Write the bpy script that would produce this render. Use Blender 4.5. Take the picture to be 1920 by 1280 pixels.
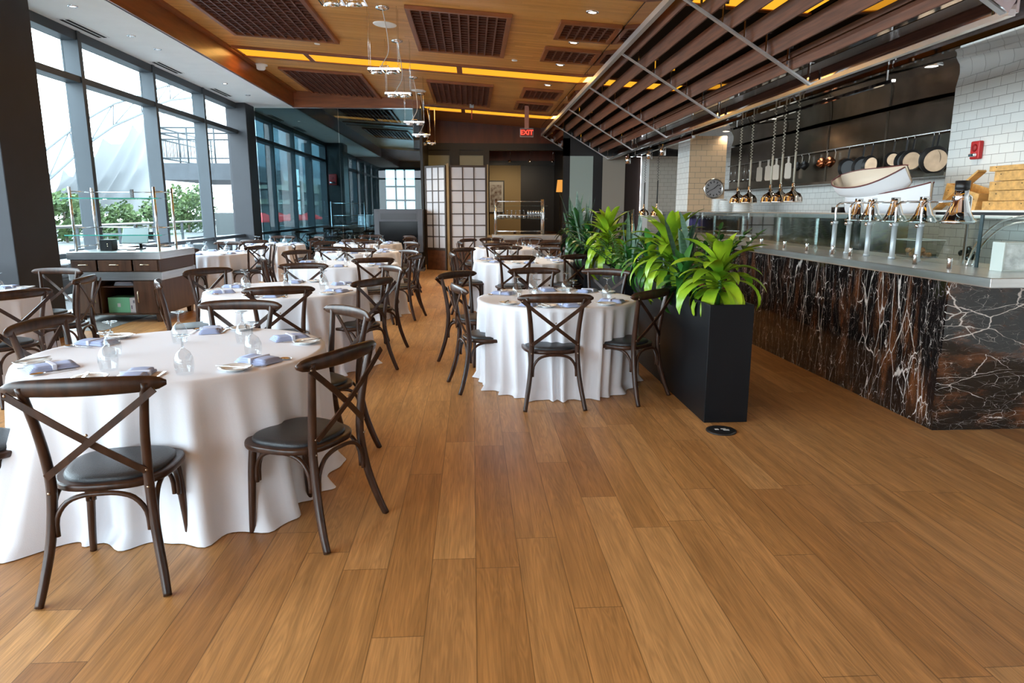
import bpy, bmesh, math, random
from mathutils import Vector, Matrix
PI = math.pi
S = bpy.context.scene
for o in list(bpy.data.objects): bpy.data.objects.remove(o, do_unlink=True)
COL = S.collection

# ------------------------------------------------------------------ camera
CAM_H = 1.52
F_PX = 1280.0
cam_d = bpy.data.cameras.new('camera')
cam_d.sensor_width = 36.0
cam_d.lens = 36.0 * F_PX / 1920.0
cam_d.clip_end = 400
cam = bpy.data.objects.new('camera', cam_d); COL.objects.link(cam)
cam.location = (0, 0, CAM_H)
cam.rotation_euler = (math.radians(90 - 10.965), 0, math.radians(-3.292))
S.camera = cam

# ------------------------------------------------------------------ world / light / exposure
S.view_settings.view_transform = 'Standard'
S.view_settings.look = 'None'
S.view_settings.gamma = 1.0
S.view_settings.use_curve_mapping = False
S.view_settings.exposure = 0.0
W = bpy.data.worlds.new('sky'); S.world = W; W.use_nodes = True
nt = W.node_tree; nt.nodes.clear()
wo = nt.nodes.new('ShaderNodeOutputWorld'); bg = nt.nodes.new('ShaderNodeBackground')
tc = nt.nodes.new('ShaderNodeTexCoord'); sp = nt.nodes.new('ShaderNodeSeparateXYZ')
cr = nt.nodes.new('ShaderNodeValToRGB')
nt.links.new(tc.outputs['Generated'], sp.inputs[0]); nt.links.new(sp.outputs['Z'], cr.inputs[0])
cr.color_ramp.elements[0].position = 0.0; cr.color_ramp.elements[0].color = (0.82, 0.90, 1.0, 1)
cr.color_ramp.elements[1].position = 0.8; cr.color_ramp.elements[1].color = (0.70, 0.84, 1.0, 1)
nt.links.new(cr.outputs[0], bg.inputs[0]); bg.inputs[1].default_value = 14.5
nt.links.new(bg.outputs[0], wo.inputs[0])

def area(name, loc, rot, sx, sy, power, col, spread=None):
    d = bpy.data.lights.new(name, 'AREA'); d.shape = 'RECTANGLE'; d.size = sx; d.size_y = sy
    d.energy = power; d.color = col
    if spread: d.spread = spread
    o = bpy.data.objects.new(name, d); COL.objects.link(o); o.location = loc; o.rotation_euler = rot
    return o
def portal(name, loc, rot, sx, sy):
    o = area(name, loc, rot, sx, sy, 1, (1, 1, 1)); o.data.cycles.is_portal = True
    return o
WX = -5.7       # window wall plane
CZ = 3.97       # white soffit height
portal('daylight_portal', (WX - .25, 5.5, 2.2), (0, math.radians(-90), 0), 3.6, 24)
portal('daylight_portal_rear', (-4.2, -7.2, 2.0), (math.radians(90), 0, 0), 3, 3.6)

# ------------------------------------------------------------------ helpers
def T(o, label=None, cat=None, group=None, kind=None):
    if label: o['label'] = label
    if cat: o['category'] = cat
    if group: o['group'] = group
    if kind: o['kind'] = kind
    return o
def E(name, loc=(0, 0, 0), rz=0.0, label=None, cat=None, group=None):
    o = bpy.data.objects.new(name, None); o.empty_display_size = .1
    COL.objects.link(o); o.location = loc; o.rotation_euler = (0, 0, rz)
    return T(o, label, cat, group)
def dup(root, loc, rz=0.0, label=None, group=None):
    r = root.copy(); COL.objects.link(r); r.location = loc
    r.rotation_euler = (root.rotation_euler[0], root.rotation_euler[1], rz)
    if label: r['label'] = label
    if group: r['group'] = group
    for ch in list(root.children):
        c = ch.copy(); COL.objects.link(c); c.parent = r
        for g in list(ch.children):
            d = g.copy(); COL.objects.link(d); d.parent = c
    return r

class MB:
    def __init__(s): s.v = []; s.f = []; s.mi = []; s.sm = []; s.m = 0
    def add(s, vs, fs, smooth=False):
        b = len(s.v); s.v += [tuple(p) for p in vs]
        for f in fs: s.f.append([b + i for i in f]); s.mi.append(s.m); s.sm.append(smooth)
    def box(s, x0, y0, z0, x1, y1, z1):
        v = [(x0,y0,z0),(x1,y0,z0),(x1,y1,z0),(x0,y1,z0),(x0,y0,z1),(x1,y0,z1),(x1,y1,z1),(x0,y1,z1)]
        s.add(v, [(0,3,2,1),(4,5,6,7),(0,1,5,4),(1,2,6,5),(2,3,7,6),(3,0,4,7)]); return s
    def obox(s, c, hx, hy, hz, M=None):
        """box with half sizes about c, rotated by 3x3 matrix M"""
        vs = []
        for dz in (-1, 1):
            for dx, dy in ((-1,-1),(1,-1),(1,1),(-1,1)):
                p = Vector((dx*hx, dy*hy, dz*hz))
                if M is not None: p = M @ p
                vs.append(Vector(c) + p)
        s.add(vs, [(0,3,2,1),(4,5,6,7),(0,1,5,4),(1,2,6,5),(2,3,7,6),(3,0,4,7)]); return s
    def bar(s, a, b, w, h, up=(0,0,1)):
        a = Vector(a); b = Vector(b); d = (b - a); L = d.length; d.normalize()
        u = Vector(up); r = d.cross(u)
        if r.length < 1e-5: r = d.cross(Vector((1,0,0)))
        r.normalize(); u = r.cross(d)
        M = Matrix((r, d, u)).transposed()
        return s.obox((a + b) / 2, w/2, L/2, h/2, M)
    def quad(s, a, b, c, d): s.add([a, b, c, d], [(0,1,2,3)]); return s
    def prism(s, poly, z0, z1, smooth=False):
        n = len(poly); v = [(x, y, z0) for x, y in poly] + [(x, y, z1) for x, y in poly]
        s.add(v, [tuple(range(n))[::-1], tuple(range(n, 2*n))]); b = len(s.v) - 2*n
        for i in range(n):
            j = (i+1) % n; s.f.append([b+i, b+j, b+n+j, b+n+i]); s.mi.append(s.m); s.sm.append(smooth)
        return s
    def tube(s, pts, r, n=8, cap=True, flat=None, up=(0,0,1)):
        """pts list; r float/list; flat=(a,b) radii pair or list of pairs: a along side axis, b along up axis"""
        P = [Vector(p) for p in pts]; m = len(P)
        R = r if isinstance(r, (list, tuple)) else [r]*m
        prev = None; rings = []
        for i, p in enumerate(P):
            t = (P[min(i+1, m-1)] - P[max(i-1, 0)]).normalized()
            if prev is None:
                u = Vector(up) - t * Vector(up).dot(t)
                if u.length < 1e-3: u = Vector((0,1,0)) - t * t.y
                if u.length < 1e-3: u = Vector((1,0,0)) - t * t.x
            else: u = prev - t * prev.dot(t)
            u.normalize(); prev = u; w = t.cross(u)
            if flat: fa, fb = (flat[i] if isinstance(flat, list) else flat)
            else: fa = fb = R[i]
            rings.append([p + w*math.cos(2*PI*k/n)*fa + u*math.sin(2*PI*k/n)*fb for k in range(n)])
        vs = [q for rg in rings for q in rg]; fs = []
        for i in range(m-1):
            for k in range(n):
                k2 = (k+1) % n; fs.append((i*n+k, i*n+k2, (i+1)*n+k2, (i+1)*n+k))
        if cap: fs.append(tuple(range(n))[::-1]); fs.append(tuple(range((m-1)*n, m*n)))
        s.add(vs, fs, True); return s
    def strip(s, pts, w, th, side):
        """flat strap: pts centre line, width w along per-point side vector, thickness th"""
        P = [Vector(p) for p in pts]; m = len(P); vs = []
        for i, p in enumerate(P):
            t = (P[min(i+1, m-1)] - P[max(i-1, 0)]).normalized()
            sd = Vector(side) - t * Vector(side).dot(t); sd.normalize()  # thickness dir
            wd = t.cross(sd)
            vs += [p + wd*w/2 + sd*th/2, p - wd*w/2 + sd*th/2, p - wd*w/2 - sd*th/2, p + wd*w/2 - sd*th/2]
        fs = []
        for i in range(m-1):
            for k in range(4):
                k2 = (k+1) % 4; fs.append((i*4+k, i*4+k2, (i+1)*4+k2, (i+1)*4+k))
        fs += [(3,2,1,0), (m*4-4, m*4-3, m*4-2, m*4-1)]
        s.add(vs, fs); return s
    def lathe(s, prof, n=16, o=(0,0,0), M=None, smooth=True, cap=True):
        vs = []; fs = []; m = len(prof)
        for (r, z) in prof:
            for k in range(n):
                a = 2*PI*k/n; p = Vector((r*math.cos(a), r*math.sin(a), z))
                if M is not None: p = M @ p
                vs.append(p + Vector(o))
        for i in range(m-1):
            for k in range(n):
                k2 = (k+1) % n; fs.append((i*n+k, i*n+k2, (i+1)*n+k2, (i+1)*n+k))
        s.add(vs, fs, smooth)
        b = len(s.v) - n*m
        if cap and prof[0][0] > 1e-4 and not (prof[1][0] < 1e-3): s.f.append([b+k for k in range(n)][::-1]); s.mi.append(s.m); s.sm.append(False)
        if cap and prof[-1][0] > 1e-4 and not (prof[-2][0] < 1e-3 and abs(prof[-2][1]-prof[-1][1]) < 1e-6): s.f.append([b+(m-1)*n+k for k in range(n)]); s.mi.append(s.m); s.sm.append(False)
        return s
    def build(s, name, mats, parent=None, bev=0.0, loc=None, sub=0):
        me = bpy.data.meshes.new(name); me.from_pydata(s.v, [], s.f)
        if not isinstance(mats, (list, tuple)): mats = [mats]
        for m in mats: me.materials.append(m)
        me.polygons.foreach_set('material_index', s.mi); me.polygons.foreach_set('use_smooth', s.sm)
        me.update()
        o = bpy.data.objects.new(name, me); COL.objects.link(o)
        if parent: o.parent = parent
        if loc: o.location = loc
        if bev:
            md = o.modifiers.new('bevel', 'BEVEL'); md.width = bev; md.segments = 2; md.limit_method = 'ANGLE'; md.angle_limit = 0.7
        if sub:
            md = o.modifiers.new('sub', 'SUBSURF'); md.levels = sub; md.render_levels = sub
        return o
def ident_local(mb, loc):
    mb.v = [(x - loc[0], y - loc[1], z - loc[2]) for x, y, z in mb.v]; return mb
def bez(p0, p1, p2, p3, n):
    out = []
    for i in range(n+1):
        t = i/n; out.append(Vector(p0)*(1-t)**3 + Vector(p1)*3*t*(1-t)**2 + Vector(p2)*3*t*t*(1-t) + Vector(p3)*t**3)
    return out
def spline(pts, n=6):
    """catmull-rom"""
    P = [Vector(p) for p in pts]; out = []
    for i in range(len(P)-1):
        a = P[max(i-1,0)]; b = P[i]; c = P[i+1]; d = P[min(i+2, len(P)-1)]
        for k in range(n):
            t = k/n
            out.append(0.5*((2*b) + (c-a)*t + (2*a-5*b+4*c-d)*t*t + (3*b-a-3*c+d)*t**3))
    out.append(P[-1]); return out
def st(name, mb, m, **k):
    o = mb.build(name, m, **k)
    if o.parent is None: o['kind'] = 'structure'
    return o

# ------------------------------------------------------------------ materials
def newmat(name):
    m = bpy.data.materials.new(name); m.use_nodes = True; n = m.node_tree
    return m, n, n.nodes['Principled BSDF']
def node(n, t, **k):
    x = n.nodes.new(t)
    for a, b in k.items(): setattr(x, a, b)
    return x
def M(name, col, rough=.5, metal=0.0, noise=0.0, scale=8.0, bump=0.0, bscale=40.0, coat=0.0, spec=None, stretch=None, emit=None, estr=0.0, col2=None):
    m, n, b = newmat(name)
    b.inputs['Base Color'].default_value = (*col, 1); b.inputs['Roughness'].default_value = rough; b.inputs['Metallic'].default_value = metal
    if coat: b.inputs['Coat Weight'].default_value = coat; b.inputs['Coat Roughness'].default_value = .15
    if spec is not None: b.inputs['Specular IOR Level'].default_value = spec
    if emit: b.inputs['Emission Color'].default_value = (*emit, 1); b.inputs['Emission Strength'].default_value = estr
    if noise or bump or col2:
        tcn = node(n, 'ShaderNodeTexCoord'); mp = node(n, 'ShaderNodeMapping'); n.links.new(tcn.outputs['Object'], mp.inputs[0])
        if stretch: mp.inputs['Scale'].default_value = stretch
        nz = node(n, 'ShaderNodeTexNoise'); nz.inputs['Scale'].default_value = scale; nz.inputs['Detail'].default_value = 5
        n.links.new(mp.outputs[0], nz.inputs['Vector'])
        if noise or col2:
            c2 = col2 or tuple(max(0, c*(1-noise)) for c in col); c1 = col if col2 else tuple(min(1, c*(1+noise)) for c in col)
            r = node(n, 'ShaderNodeValToRGB'); r.color_ramp.elements[0].position = .32; r.color_ramp.elements[1].position = .68
            r.color_ramp.elements[0].color = (*c2, 1); r.color_ramp.elements[1].color = (*c1, 1)
            n.links.new(nz.outputs[0], r.inputs[0]); n.links.new(r.outputs[0], b.inputs['Base Color'])
        if bump:
            nb = node(n, 'ShaderNodeTexNoise'); nb.inputs['Scale'].default_value = bscale; n.links.new(mp.outputs[0], nb.inputs['Vector'])
            bp = node(n, 'ShaderNodeBump'); bp.inputs['Strength'].default_value = bump; bp.inputs['Distance'].default_value = .01
            n.links.new(nb.outputs[0], bp.inputs['Height']); n.links.new(bp.outputs[0], b.inputs['Normal'])
    return m
def thin_glass(name, tint, refl=1.0, rough=0.0, ior=1.45):
    m, n, b = newmat(name); n.nodes.remove(b); out = n.nodes['Material Output']
    t = node(n, 'ShaderNodeBsdfTransparent'); t.inputs[0].default_value = (*tint, 1)
    g = node(n, 'ShaderNodeBsdfGlossy'); g.inputs['Roughness'].default_value = rough; g.inputs[0].default_value = (refl, refl, refl, 1)
    r0 = ((ior-1)/(ior+1))**2
    f = node(n, 'ShaderNodeLayerWeight'); f.inputs['Blend'].default_value = .5; mx = node(n, 'ShaderNodeMixShader')
    fac = math_n(n, 'MULTIPLY_ADD', math_n(n, 'POWER', f.outputs['Facing'], 5.0), 1-r0, r0)
    n.links.new(fac, mx.inputs[0]); n.links.new(t.outputs[0], mx.inputs[1]); n.links.new(g.outputs[0], mx.inputs[2]); n.links.new(mx.outputs[0], out.inputs[0])
    return m
def emis(name, col, s):
    m, n, b = newmat(name); n.nodes.remove(b); e = node(n, 'ShaderNodeEmission'); e.inputs[0].default_value = (*col, 1); e.inputs[1].default_value = s
    n.links.new(e.outputs[0], n.nodes['Material Output'].inputs[0]); return m
def math_n(n, op, a, b=None, c=None):
    x = node(n, 'ShaderNodeMath', operation=op)
    for i, v in enumerate((a, b, c)):
        if v is None: continue
        if isinstance(v, (int, float)): x.inputs[i].default_value = v
        else: n.links.new(v, x.inputs[i])
    return x.outputs[0]
def planks(name, w, L, cols, axis='Y', rough=.38, seam=.0025, grain=1.0, coat=0.0, knots=False, seamdark=.35, bumpk=.25, wild=True):
    """procedural strip boards lying in XY: boards run along axis"""
    m, n, b = newmat(name)
    tcn = node(n, 'ShaderNodeTexCoord'); s = node(n, 'ShaderNodeSeparateXYZ'); n.links.new(tcn.outputs['Object'], s.inputs[0])
    U, V = (s.outputs['X'], s.outputs['Y']) if axis == 'Y' else (s.outputs['Y'], s.outputs['X'])
    u = math_n(n, 'DIVIDE', U, w); iu = math_n(n, 'FLOOR', u); fu = math_n(n, 'SUBTRACT', u, iu)
    wn = node(n, 'ShaderNodeTexWhiteNoise', noise_dimensions='1D'); n.links.new(iu, wn.inputs['W'])
    v0 = math_n(n, 'DIVIDE', V, L); v = math_n(n, 'MULTIPLY_ADD', wn.outputs['Value'], 7.3, v0); iv = math_n(n, 'FLOOR', v); fv = math_n(n, 'SUBTRACT', v, iv)
    cid = node(n, 'ShaderNodeCombineXYZ'); n.links.new(iu, cid.inputs[0]); n.links.new(iv, cid.inputs[1])
    w2 = node(n, 'ShaderNodeTexWhiteNoise', noise_dimensions='2D'); n.links.new(cid.outputs[0], w2.inputs['Vector'])
    # grain coordinates: shift per board
    gx = math_n(n, 'MULTIPLY_ADD', w2.outputs['Value'], 37.0, U); gy = math_n(n, 'MULTIPLY_ADD', w2.outputs['Value'], 91.0, V)
    gc = node(n, 'ShaderNodeCombineXYZ'); n.links.new(math_n(n, 'MULTIPLY', gx, 11.0), gc.inputs[0]); n.links.new(math_n(n, 'MULTIPLY', gy, .75), gc.inputs[1])
    n1 = node(n, 'ShaderNodeTexNoise'); n1.inputs['Scale'].default_value = 1.0; n1.inputs['Detail'].default_value = 3; n1.inputs['Distortion'].default_value = .9
    n.links.new(gc.outputs[0], n1.inputs['Vector'])
    # growth rings: sine of noise field
    ring = math_n(n, 'SINE', math_n(n, 'MULTIPLY', n1.outputs[0], 70.0 if wild else 20.0)); ring = math_n(n, 'MULTIPLY_ADD', ring, .5, .5)
    gc2 = node(n, 'ShaderNodeCombineXYZ'); n.links.new(math_n(n, 'MULTIPLY', gx, 160.0), gc2.inputs[0]); n.links.new(math_n(n, 'MULTIPLY', gy, 5.0), gc2.inputs[1])
    n2 = node(n, 'ShaderNodeTexNoise'); n2.inputs['Scale'].default_value = 1.0; n2.inputs['Detail'].default_value = 3; n.links.new(gc2.outputs[0], n2.inputs['Vector'])
    r = node(n, 'ShaderNodeValToRGB'); els = r.color_ramp.elements
    while len(els) < len(cols): els.new(.5)
    for i, c in enumerate(cols): els[i].position = i/(len(cols)-1); els[i].color = (*c, 1)
    n.links.new(w2.outputs['Value'], r.inputs[0])
    g = math_n(n, 'ADD', math_n(n, 'MULTIPLY', ring, .11*grain), math_n(n, 'MULTIPLY', n2.outputs[0], .42*grain))
    g = math_n(n, 'SUBTRACT', 1.0 + .26*grain, g)
    if knots:
        vc = node(n, 'ShaderNodeCombineXYZ'); n.links.new(math_n(n, 'MULTIPLY', U, 1.7), vc.inputs[0]); n.links.new(math_n(n, 'MULTIPLY', V, .9), vc.inputs[1])
        vo = node(n, 'ShaderNodeTexVoronoi'); vo.inputs['Scale'].default_value = 1.0; n.links.new(vc.outputs[0], vo.inputs['Vector'])
        kd = node(n, 'ShaderNodeMapRange'); kd.inputs['From Min'].default_value = .01; kd.inputs['From Max'].default_value = .11; kd.inputs['To Min'].default_value = .30; kd.inputs['To Max'].default_value = 1.0
        n.links.new(vo.outputs['Distance'], kd.inputs[0]); g = math_n(n, 'MULTIPLY', g, kd.outputs[0])
        nl = node(n, 'ShaderNodeTexNoise'); nl.inputs['Scale'].default_value = 1.6; n.links.new(gc.outputs[0], nl.inputs['Vector'])
        g = math_n(n, 'MULTIPLY', g, math_n(n, 'MULTIPLY_ADD', nl.outputs[0], .9, .55))
    # seams
    e1 = math_n(n, 'MINIMUM', fu, math_n(n, 'SUBTRACT', 1.0, fu)); e2 = math_n(n, 'MINIMUM', fv, math_n(n, 'SUBTRACT', 1.0, fv))
    s1 = math_n(n, 'GREATER_THAN', e1, seam/w); s2 = math_n(n, 'GREATER_THAN', e2, seam/L); sm_ = math_n(n, 'MULTIPLY', s1, s2)
    g = math_n(n, 'MULTIPLY', g, math_n(n, 'MULTIPLY_ADD', sm_, 1-seamdark, seamdark))
    mx = node(n, 'ShaderNodeVectorMath', operation='SCALE'); n.links.new(r.outputs[0], mx.inputs[0]); n.links.new(g, mx.inputs['Scale'])
    n.links.new(mx.outputs[0], b.inputs['Base Color'])
    n.links.new(math_n(n, 'MULTIPLY_ADD', n2.outputs[0], .16, rough-.08), b.inputs['Roughness'])
    b.inputs['Specular IOR Level'].default_value = .38
    if coat: b.inputs['Coat Weight'].default_value = coat; b.inputs['Coat Roughness'].default_value = .12
    bp = node(n, 'ShaderNodeBump'); bp.inputs['Strength'].default_value = bumpk; bp.inputs['Distance'].default_value = .002
    n.links.new(math_n(n, 'ADD', math_n(n, 'MULTIPLY', n2.outputs[0], .4), sm_), bp.inputs['Height']); n.links.new(bp.outputs[0], b.inputs['Normal'])
    return m
def tile(name, col, mortar, U='Y', bw=.2, bh=.1, rough=.18):
    m, n, b = newmat(name)
    tcn = node(n, 'ShaderNodeTexCoord'); s = node(n, 'ShaderNodeSeparateXYZ'); n.links.new(tcn.outputs['Object'], s.inputs[0])
    c = node(n, 'ShaderNodeCombineXYZ'); n.links.new(s.outputs[U], c.inputs[0]); n.links.new(s.outputs['Z'], c.inputs[1])
    br = node(n, 'ShaderNodeTexBrick'); br.inputs['Scale'].default_value = 1.0
    br.inputs['Brick Width'].default_value = bw; br.inputs['Row Height'].default_value = bh; br.inputs['Mortar Size'].default_value = .0028
    br.inputs['Mortar Smooth'].default_value = .2
    br.inputs['Color1'].default_value = (*col, 1); br.inputs['Color2'].default_value = (*[x*.95 for x in col], 1); br.inputs['Mortar'].default_value = (*mortar, 1)
    n.links.new(c.outputs[0], br.inputs['Vector']); n.links.new(br.outputs['Color'], b.inputs['Base Color'])
    b.inputs['Roughness'].default_value = rough
    bp = node(n, 'ShaderNodeBump'); bp.inputs['Strength'].default_value = .5; bp.inputs['Distance'].default_value = .003; bp.invert = True
    n.links.new(br.outputs['Fac'], bp.inputs['Height']); n.links.new(bp.outputs[0], b.inputs['Normal'])
    return m
def marble(name, vertical=True):
    m, n, b = newmat(name)
    tcn = node(n, 'ShaderNodeTexCoord'); mp = node(n, 'ShaderNodeMapping'); n.links.new(tcn.outputs['Object'], mp.inputs[0])
    if vertical: mp.inputs['Scale'].default_value = (1, 2.6, .75); mp.inputs['Rotation'].default_value = (.18, 0, 0)
    else: mp.inputs['Scale'].default_value = (.9, 1, 2.3); mp.inputs['Rotation'].default_value = (0, .25, 0)
    d = node(n, 'ShaderNodeTexNoise'); d.inputs['Scale'].default_value = 3.0; d.inputs['Detail'].default_value = 6; n.links.new(mp.outputs[0], d.inputs['Vector'])
    mxv = node(n, 'ShaderNodeMix', data_type='VECTOR'); mxv.inputs['Factor'].default_value = .16
    n.links.new(mp.outputs[0], mxv.inputs[4]); n.links.new(d.outputs['Color'], mxv.inputs[5])
    tot = None
    for sc, th, k in (((4.2, .015, .9), (10.0, .015, .8), (1.7, .007, .8), (22.0, .016, .5)) if vertical else ((3.0, .011, .9), (9.0, .008, .6), (1.4, .010, 1.0), (20.0, .012, .4))):
        vo = node(n, 'ShaderNodeTexVoronoi', feature='DISTANCE_TO_EDGE'); vo.inputs['Scale'].default_value = sc; n.links.new(mxv.outputs[1], vo.inputs['Vector'])
        ms = node(n, 'ShaderNodeTexNoise'); ms.inputs['Scale'].default_value = 1.7*sc/4; ms.inputs['Detail'].default_value = 4; n.links.new(mp.outputs[0], ms.inputs['Vector'])
        t1 = node(n, 'ShaderNodeMapRange'); t1.inputs['From Min'].default_value = .50; t1.inputs['From Max'].default_value = .72; t1.inputs['To Min'].default_value = 0.0; t1.inputs['To Max'].default_value = th*2.2
        n.links.new(ms.outputs[0], t1.inputs[0])
        q = math_n(n, 'DIVIDE', vo.outputs['Distance'], math_n(n, 'ADD', t1.outputs[0], .0005)); q = math_n(n, 'SUBTRACT', 1.0, q)
        q = math_n(n, 'MULTIPLY', math_n(n, 'MAXIMUM', q, 0.0), 2.2*k); q = math_n(n, 'MINIMUM', q, 1.0)
        tot = q if tot is None else math_n(n, 'MAXIMUM', tot, q)
    rn = node(n, 'ShaderNodeTexNoise'); rn.inputs['Scale'].default_value = 2.4; rn.inputs['Detail'].default_value = 7; rn.inputs['Roughness'].default_value = .65; n.links.new(mp.outputs[0], rn.inputs['Vector'])
    r = node(n, 'ShaderNodeValToRGB'); e = r.color_ramp.elements; e[0].position = .50; e[0].color = (.008, .006, .006, 1); e[1].position = .72; e[1].color = (.17, .06, .022, 1)
    n.links.new(rn.outputs[0], r.inputs[0])
    cm = node(n, 'ShaderNodeMix', data_type='RGBA'); n.links.new(tot, cm.inputs['Factor']); n.links.new(r.outputs[0], cm.inputs[6]); cm.inputs[7].default_value = (.62, .55, .5, 1)
    n.links.new(cm.outputs[2], b.inputs['Base Color']); b.inputs['Roughness'].default_value = .09; b.inputs['Coat Weight'].default_value = .3
    return m

oak_floor = planks('oak floor boards', .19, 1.55, [(.36,.165,.050), (.47,.235,.082), (.40,.19,.060), (.54,.285,.105), (.31,.135,.040)], 'Y', rough=.40, knots=True, seam=.0022, seamdark=.55, grain=1.7)
wood_ceil = planks('golden ceiling boards', .075, 1.7, [(.66,.30,.07), (.76,.38,.10), (.58,.25,.055), (.82,.44,.13)], 'X', rough=.3, grain=.6, seam=.0012, seamdark=.75, wild=False)
red_wood = M('red brown veneer', (.26,.072,.016), .38, noise=.25, scale=2.0, stretch=(1, 1, 8), coat=.2)
red_wood2 = M('dark red veneer', (.15,.032,.012), .4, noise=.25, scale=2.0, stretch=(3, 3, .6))
grille_wood = M('grille mahogany', (.13,.035,.014), .45, noise=.2, scale=6)
sat_rail = M('satin canopy rail', (.62,.62,.62), .3, metal=.65)
slat_wood = M('canopy slat walnut', (.15,.052,.024), .5, noise=.35, scale=3.0, stretch=(14, .6, 14), bump=.15, bscale=30)
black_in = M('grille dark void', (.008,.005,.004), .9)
plaster = M('white plaster', (.86,.86,.84), .85, noise=.02, scale=3)
dark_paint = M('charcoal wall paint', (.022,.023,.028), .6, noise=.08, scale=5)
col_paint = M('column paint grey', (.032,.035,.042), .5, noise=.06, scale=3)
black_paint = M('black trim', (.012,.012,.013), .45)
alu = M('anodised window frame', (.060,.075,.088), .45, metal=.2, noise=.05, scale=2)
alu_lt = M('pale mullion face', (.5,.5,.5), .4, metal=.3)
tan_wall = M('tan wall paint', (.33,.25,.13), .8)
white_cloth = M('white table linen', (.76,.77,.82), .9, bump=.08, bscale=300)
steel = M('brushed stainless steel', (.66,.65,.64), .3, metal=1.0, noise=.08, scale=3, stretch=(1, 1, 20))
steel_lt = M('satin steel tube', (.72,.72,.72), .22, metal=1.0)
chrome = M('polished chrome', (.82,.83,.85), .05, metal=1.0)
mirror_steel = M('mirror polished steel', (.66,.66,.68), .05, metal=1.0, bump=1.0, bscale=.9)
mirror_face = M('mirror fascia', (.55,.50,.50), .06, metal=1.0)
dark_steel = M('smoked hood steel', (.20,.165,.13), .22, metal=1.0, noise=.3, scale=2.5)
amber = emis('amber light panel', (1.0,.46,.03), 1.15)
lamp_warm = emis('warm lamp face', (1.0,.86,.62), 9.0)
lamp_white = emis('downlight face', (1.0,.92,.8), 7.0)
chair_wood = M('dark stained bentwood', (.040,.017,.0095), .30, noise=.45, scale=5, stretch=(6, 6, 1), spec=.4)
rivet_m = M('antique brass rivet', (.35,.27,.2), .35, metal=1.0)
leather = M('black seat leather', (.018,.021,.025), .36, bump=.25, bscale=260)
goblet_glass = thin_glass('clear goblet glass', (.90,.92,.93), 1.0, .0, 1.9)
pane_glass = thin_glass('window pane', (.93,.97,.96), .8, .0, 1.35)
tint_glass = thin_glass('smoked partition glass', (.36,.44,.46), .5, .0, 1.5)
tint_pane = thin_glass('smoked window pane', (.80,.92,.93), .8, .0, 1.4)
clear_glass = thin_glass('clear counter glass', (.84,.90,.89), 1.0, .0, 1.5)
green_glass = thin_glass('green edged shelf glass', (.86,.95,.93), 1.0, .02, 1.5)
green_edge = M('turquoise glass edge', (.08,.50,.42), .2)
china = M('white china', (.78,.77,.75), .12, coat=.4)
nap_blue = M('dusty blue napkin linen', (.36,.42,.62), .9, bump=.1, bscale=300)
nap_lite = M('pale stripe of napkin', (.62,.66,.78), .9)
flat_metal = M('silver cutlery', (.72,.71,.69), .16, metal=1.0)
cab_wood = M('espresso cabinet wood', (.10,.047,.024), .42, noise=.3, scale=3, stretch=(6, 6, .7))
brass_m = M('pale brass handle', (.75,.62,.42), .2, metal=1.0)
black_plastic = M('black plastic', (.012,.012,.013), .35)
planter_m = M('matte black planter', (.006,.007,.009), .42, noise=.1, scale=2, spec=.22)
soil = M('mossy pebbles', (.22,.2,.12), .95, noise=.7, scale=60, bump=.8, bscale=80)
marble_v = marble('black gold marble front', True)
marble_h = marble('black gold marble end', False)
subway = tile('white subway tile', (.74,.74,.71), (.28,.27,.25), 'Y')
subway_x = tile('white subway tile warm lit', (.74,.52,.33), (.22,.19,.15), 'X')  # warm light on the pillar front is put into the white tile colour
subway_far = tile('far subway tile', (.50,.45,.38), (.2,.18,.15), 'X')
red_m = M('red alarm enamel', (.45,.012,.012), .35)
crate_wood = M('pale crate timber', (.62,.34,.10), .6, noise=.25, scale=3, stretch=(1, 6, 6))
board_wood = M('white cutting board', (.66,.56,.46), .6)
iron = M('black iron pan', (.013,.012,.012), .4, metal=.3)
pan_in = M('worn pan base', (.40,.27,.17), .35, metal=.6, noise=.15)
copper = M('copper pot', (.42,.14,.06), .25, metal=1.0)
cord_beige = M('coiled beige cord', (.42,.38,.30), .6)
frost = M('frosted glass panel', (.36,.43,.39), .35)
shoji_p = M('shoji rice paper', (.62,.60,.62), .8)
shoji_w = M('shoji frame wood', (.05,.03,.02), .5)
shoji_b = M('shoji base veneer', (.14,.055,.024), .4, noise=.35, scale=8)
bamboo = M('gilt hinge post', (.30,.19,.08), .4)
boat_white = M('white boat hull', (.80,.80,.82), .4)
boat_in = M('cream boat interior', (.72,.62,.50), .5)
boat_trim = M('oxblood gunwale', (.12,.02,.02), .4)
green_box = M('mint green carton', (.22,.62,.36), .6)
carton_w = M('white carton end', (.75,.73,.74), .6)
concrete = M('grey concrete', (.055,.062,.07), .8, noise=.1, scale=3)
deck_m = M('pale terrace paving', (.13,.13,.13), .8)
brick_out = M('brown facade column', (.075,.035,.022), .8)

# ------------------------------------------------------------------ shell
def ceil_z(x): return 4.06 - .068*x
YB = 17.8          # glass partition
b = MB(); b.box(WX-.3, -7.2, -.15, 8, 36, 0); st('floor', b, oak_floor)
grey_stone = M('grey stone floor border', (.20,.20,.185), .5, noise=.3, scale=20)
b = MB(); b.box(WX+.02, 8.85, .0, -4.7, 17.6, .003); st('trim_1', b, grey_stone)
b = MB(); b.box(3.95, 4.6, .0, 5.6, 16, .004); st('trim_2', b, M('quarry tile kitchen floor', (.07,.04,.03), .5))
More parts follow.
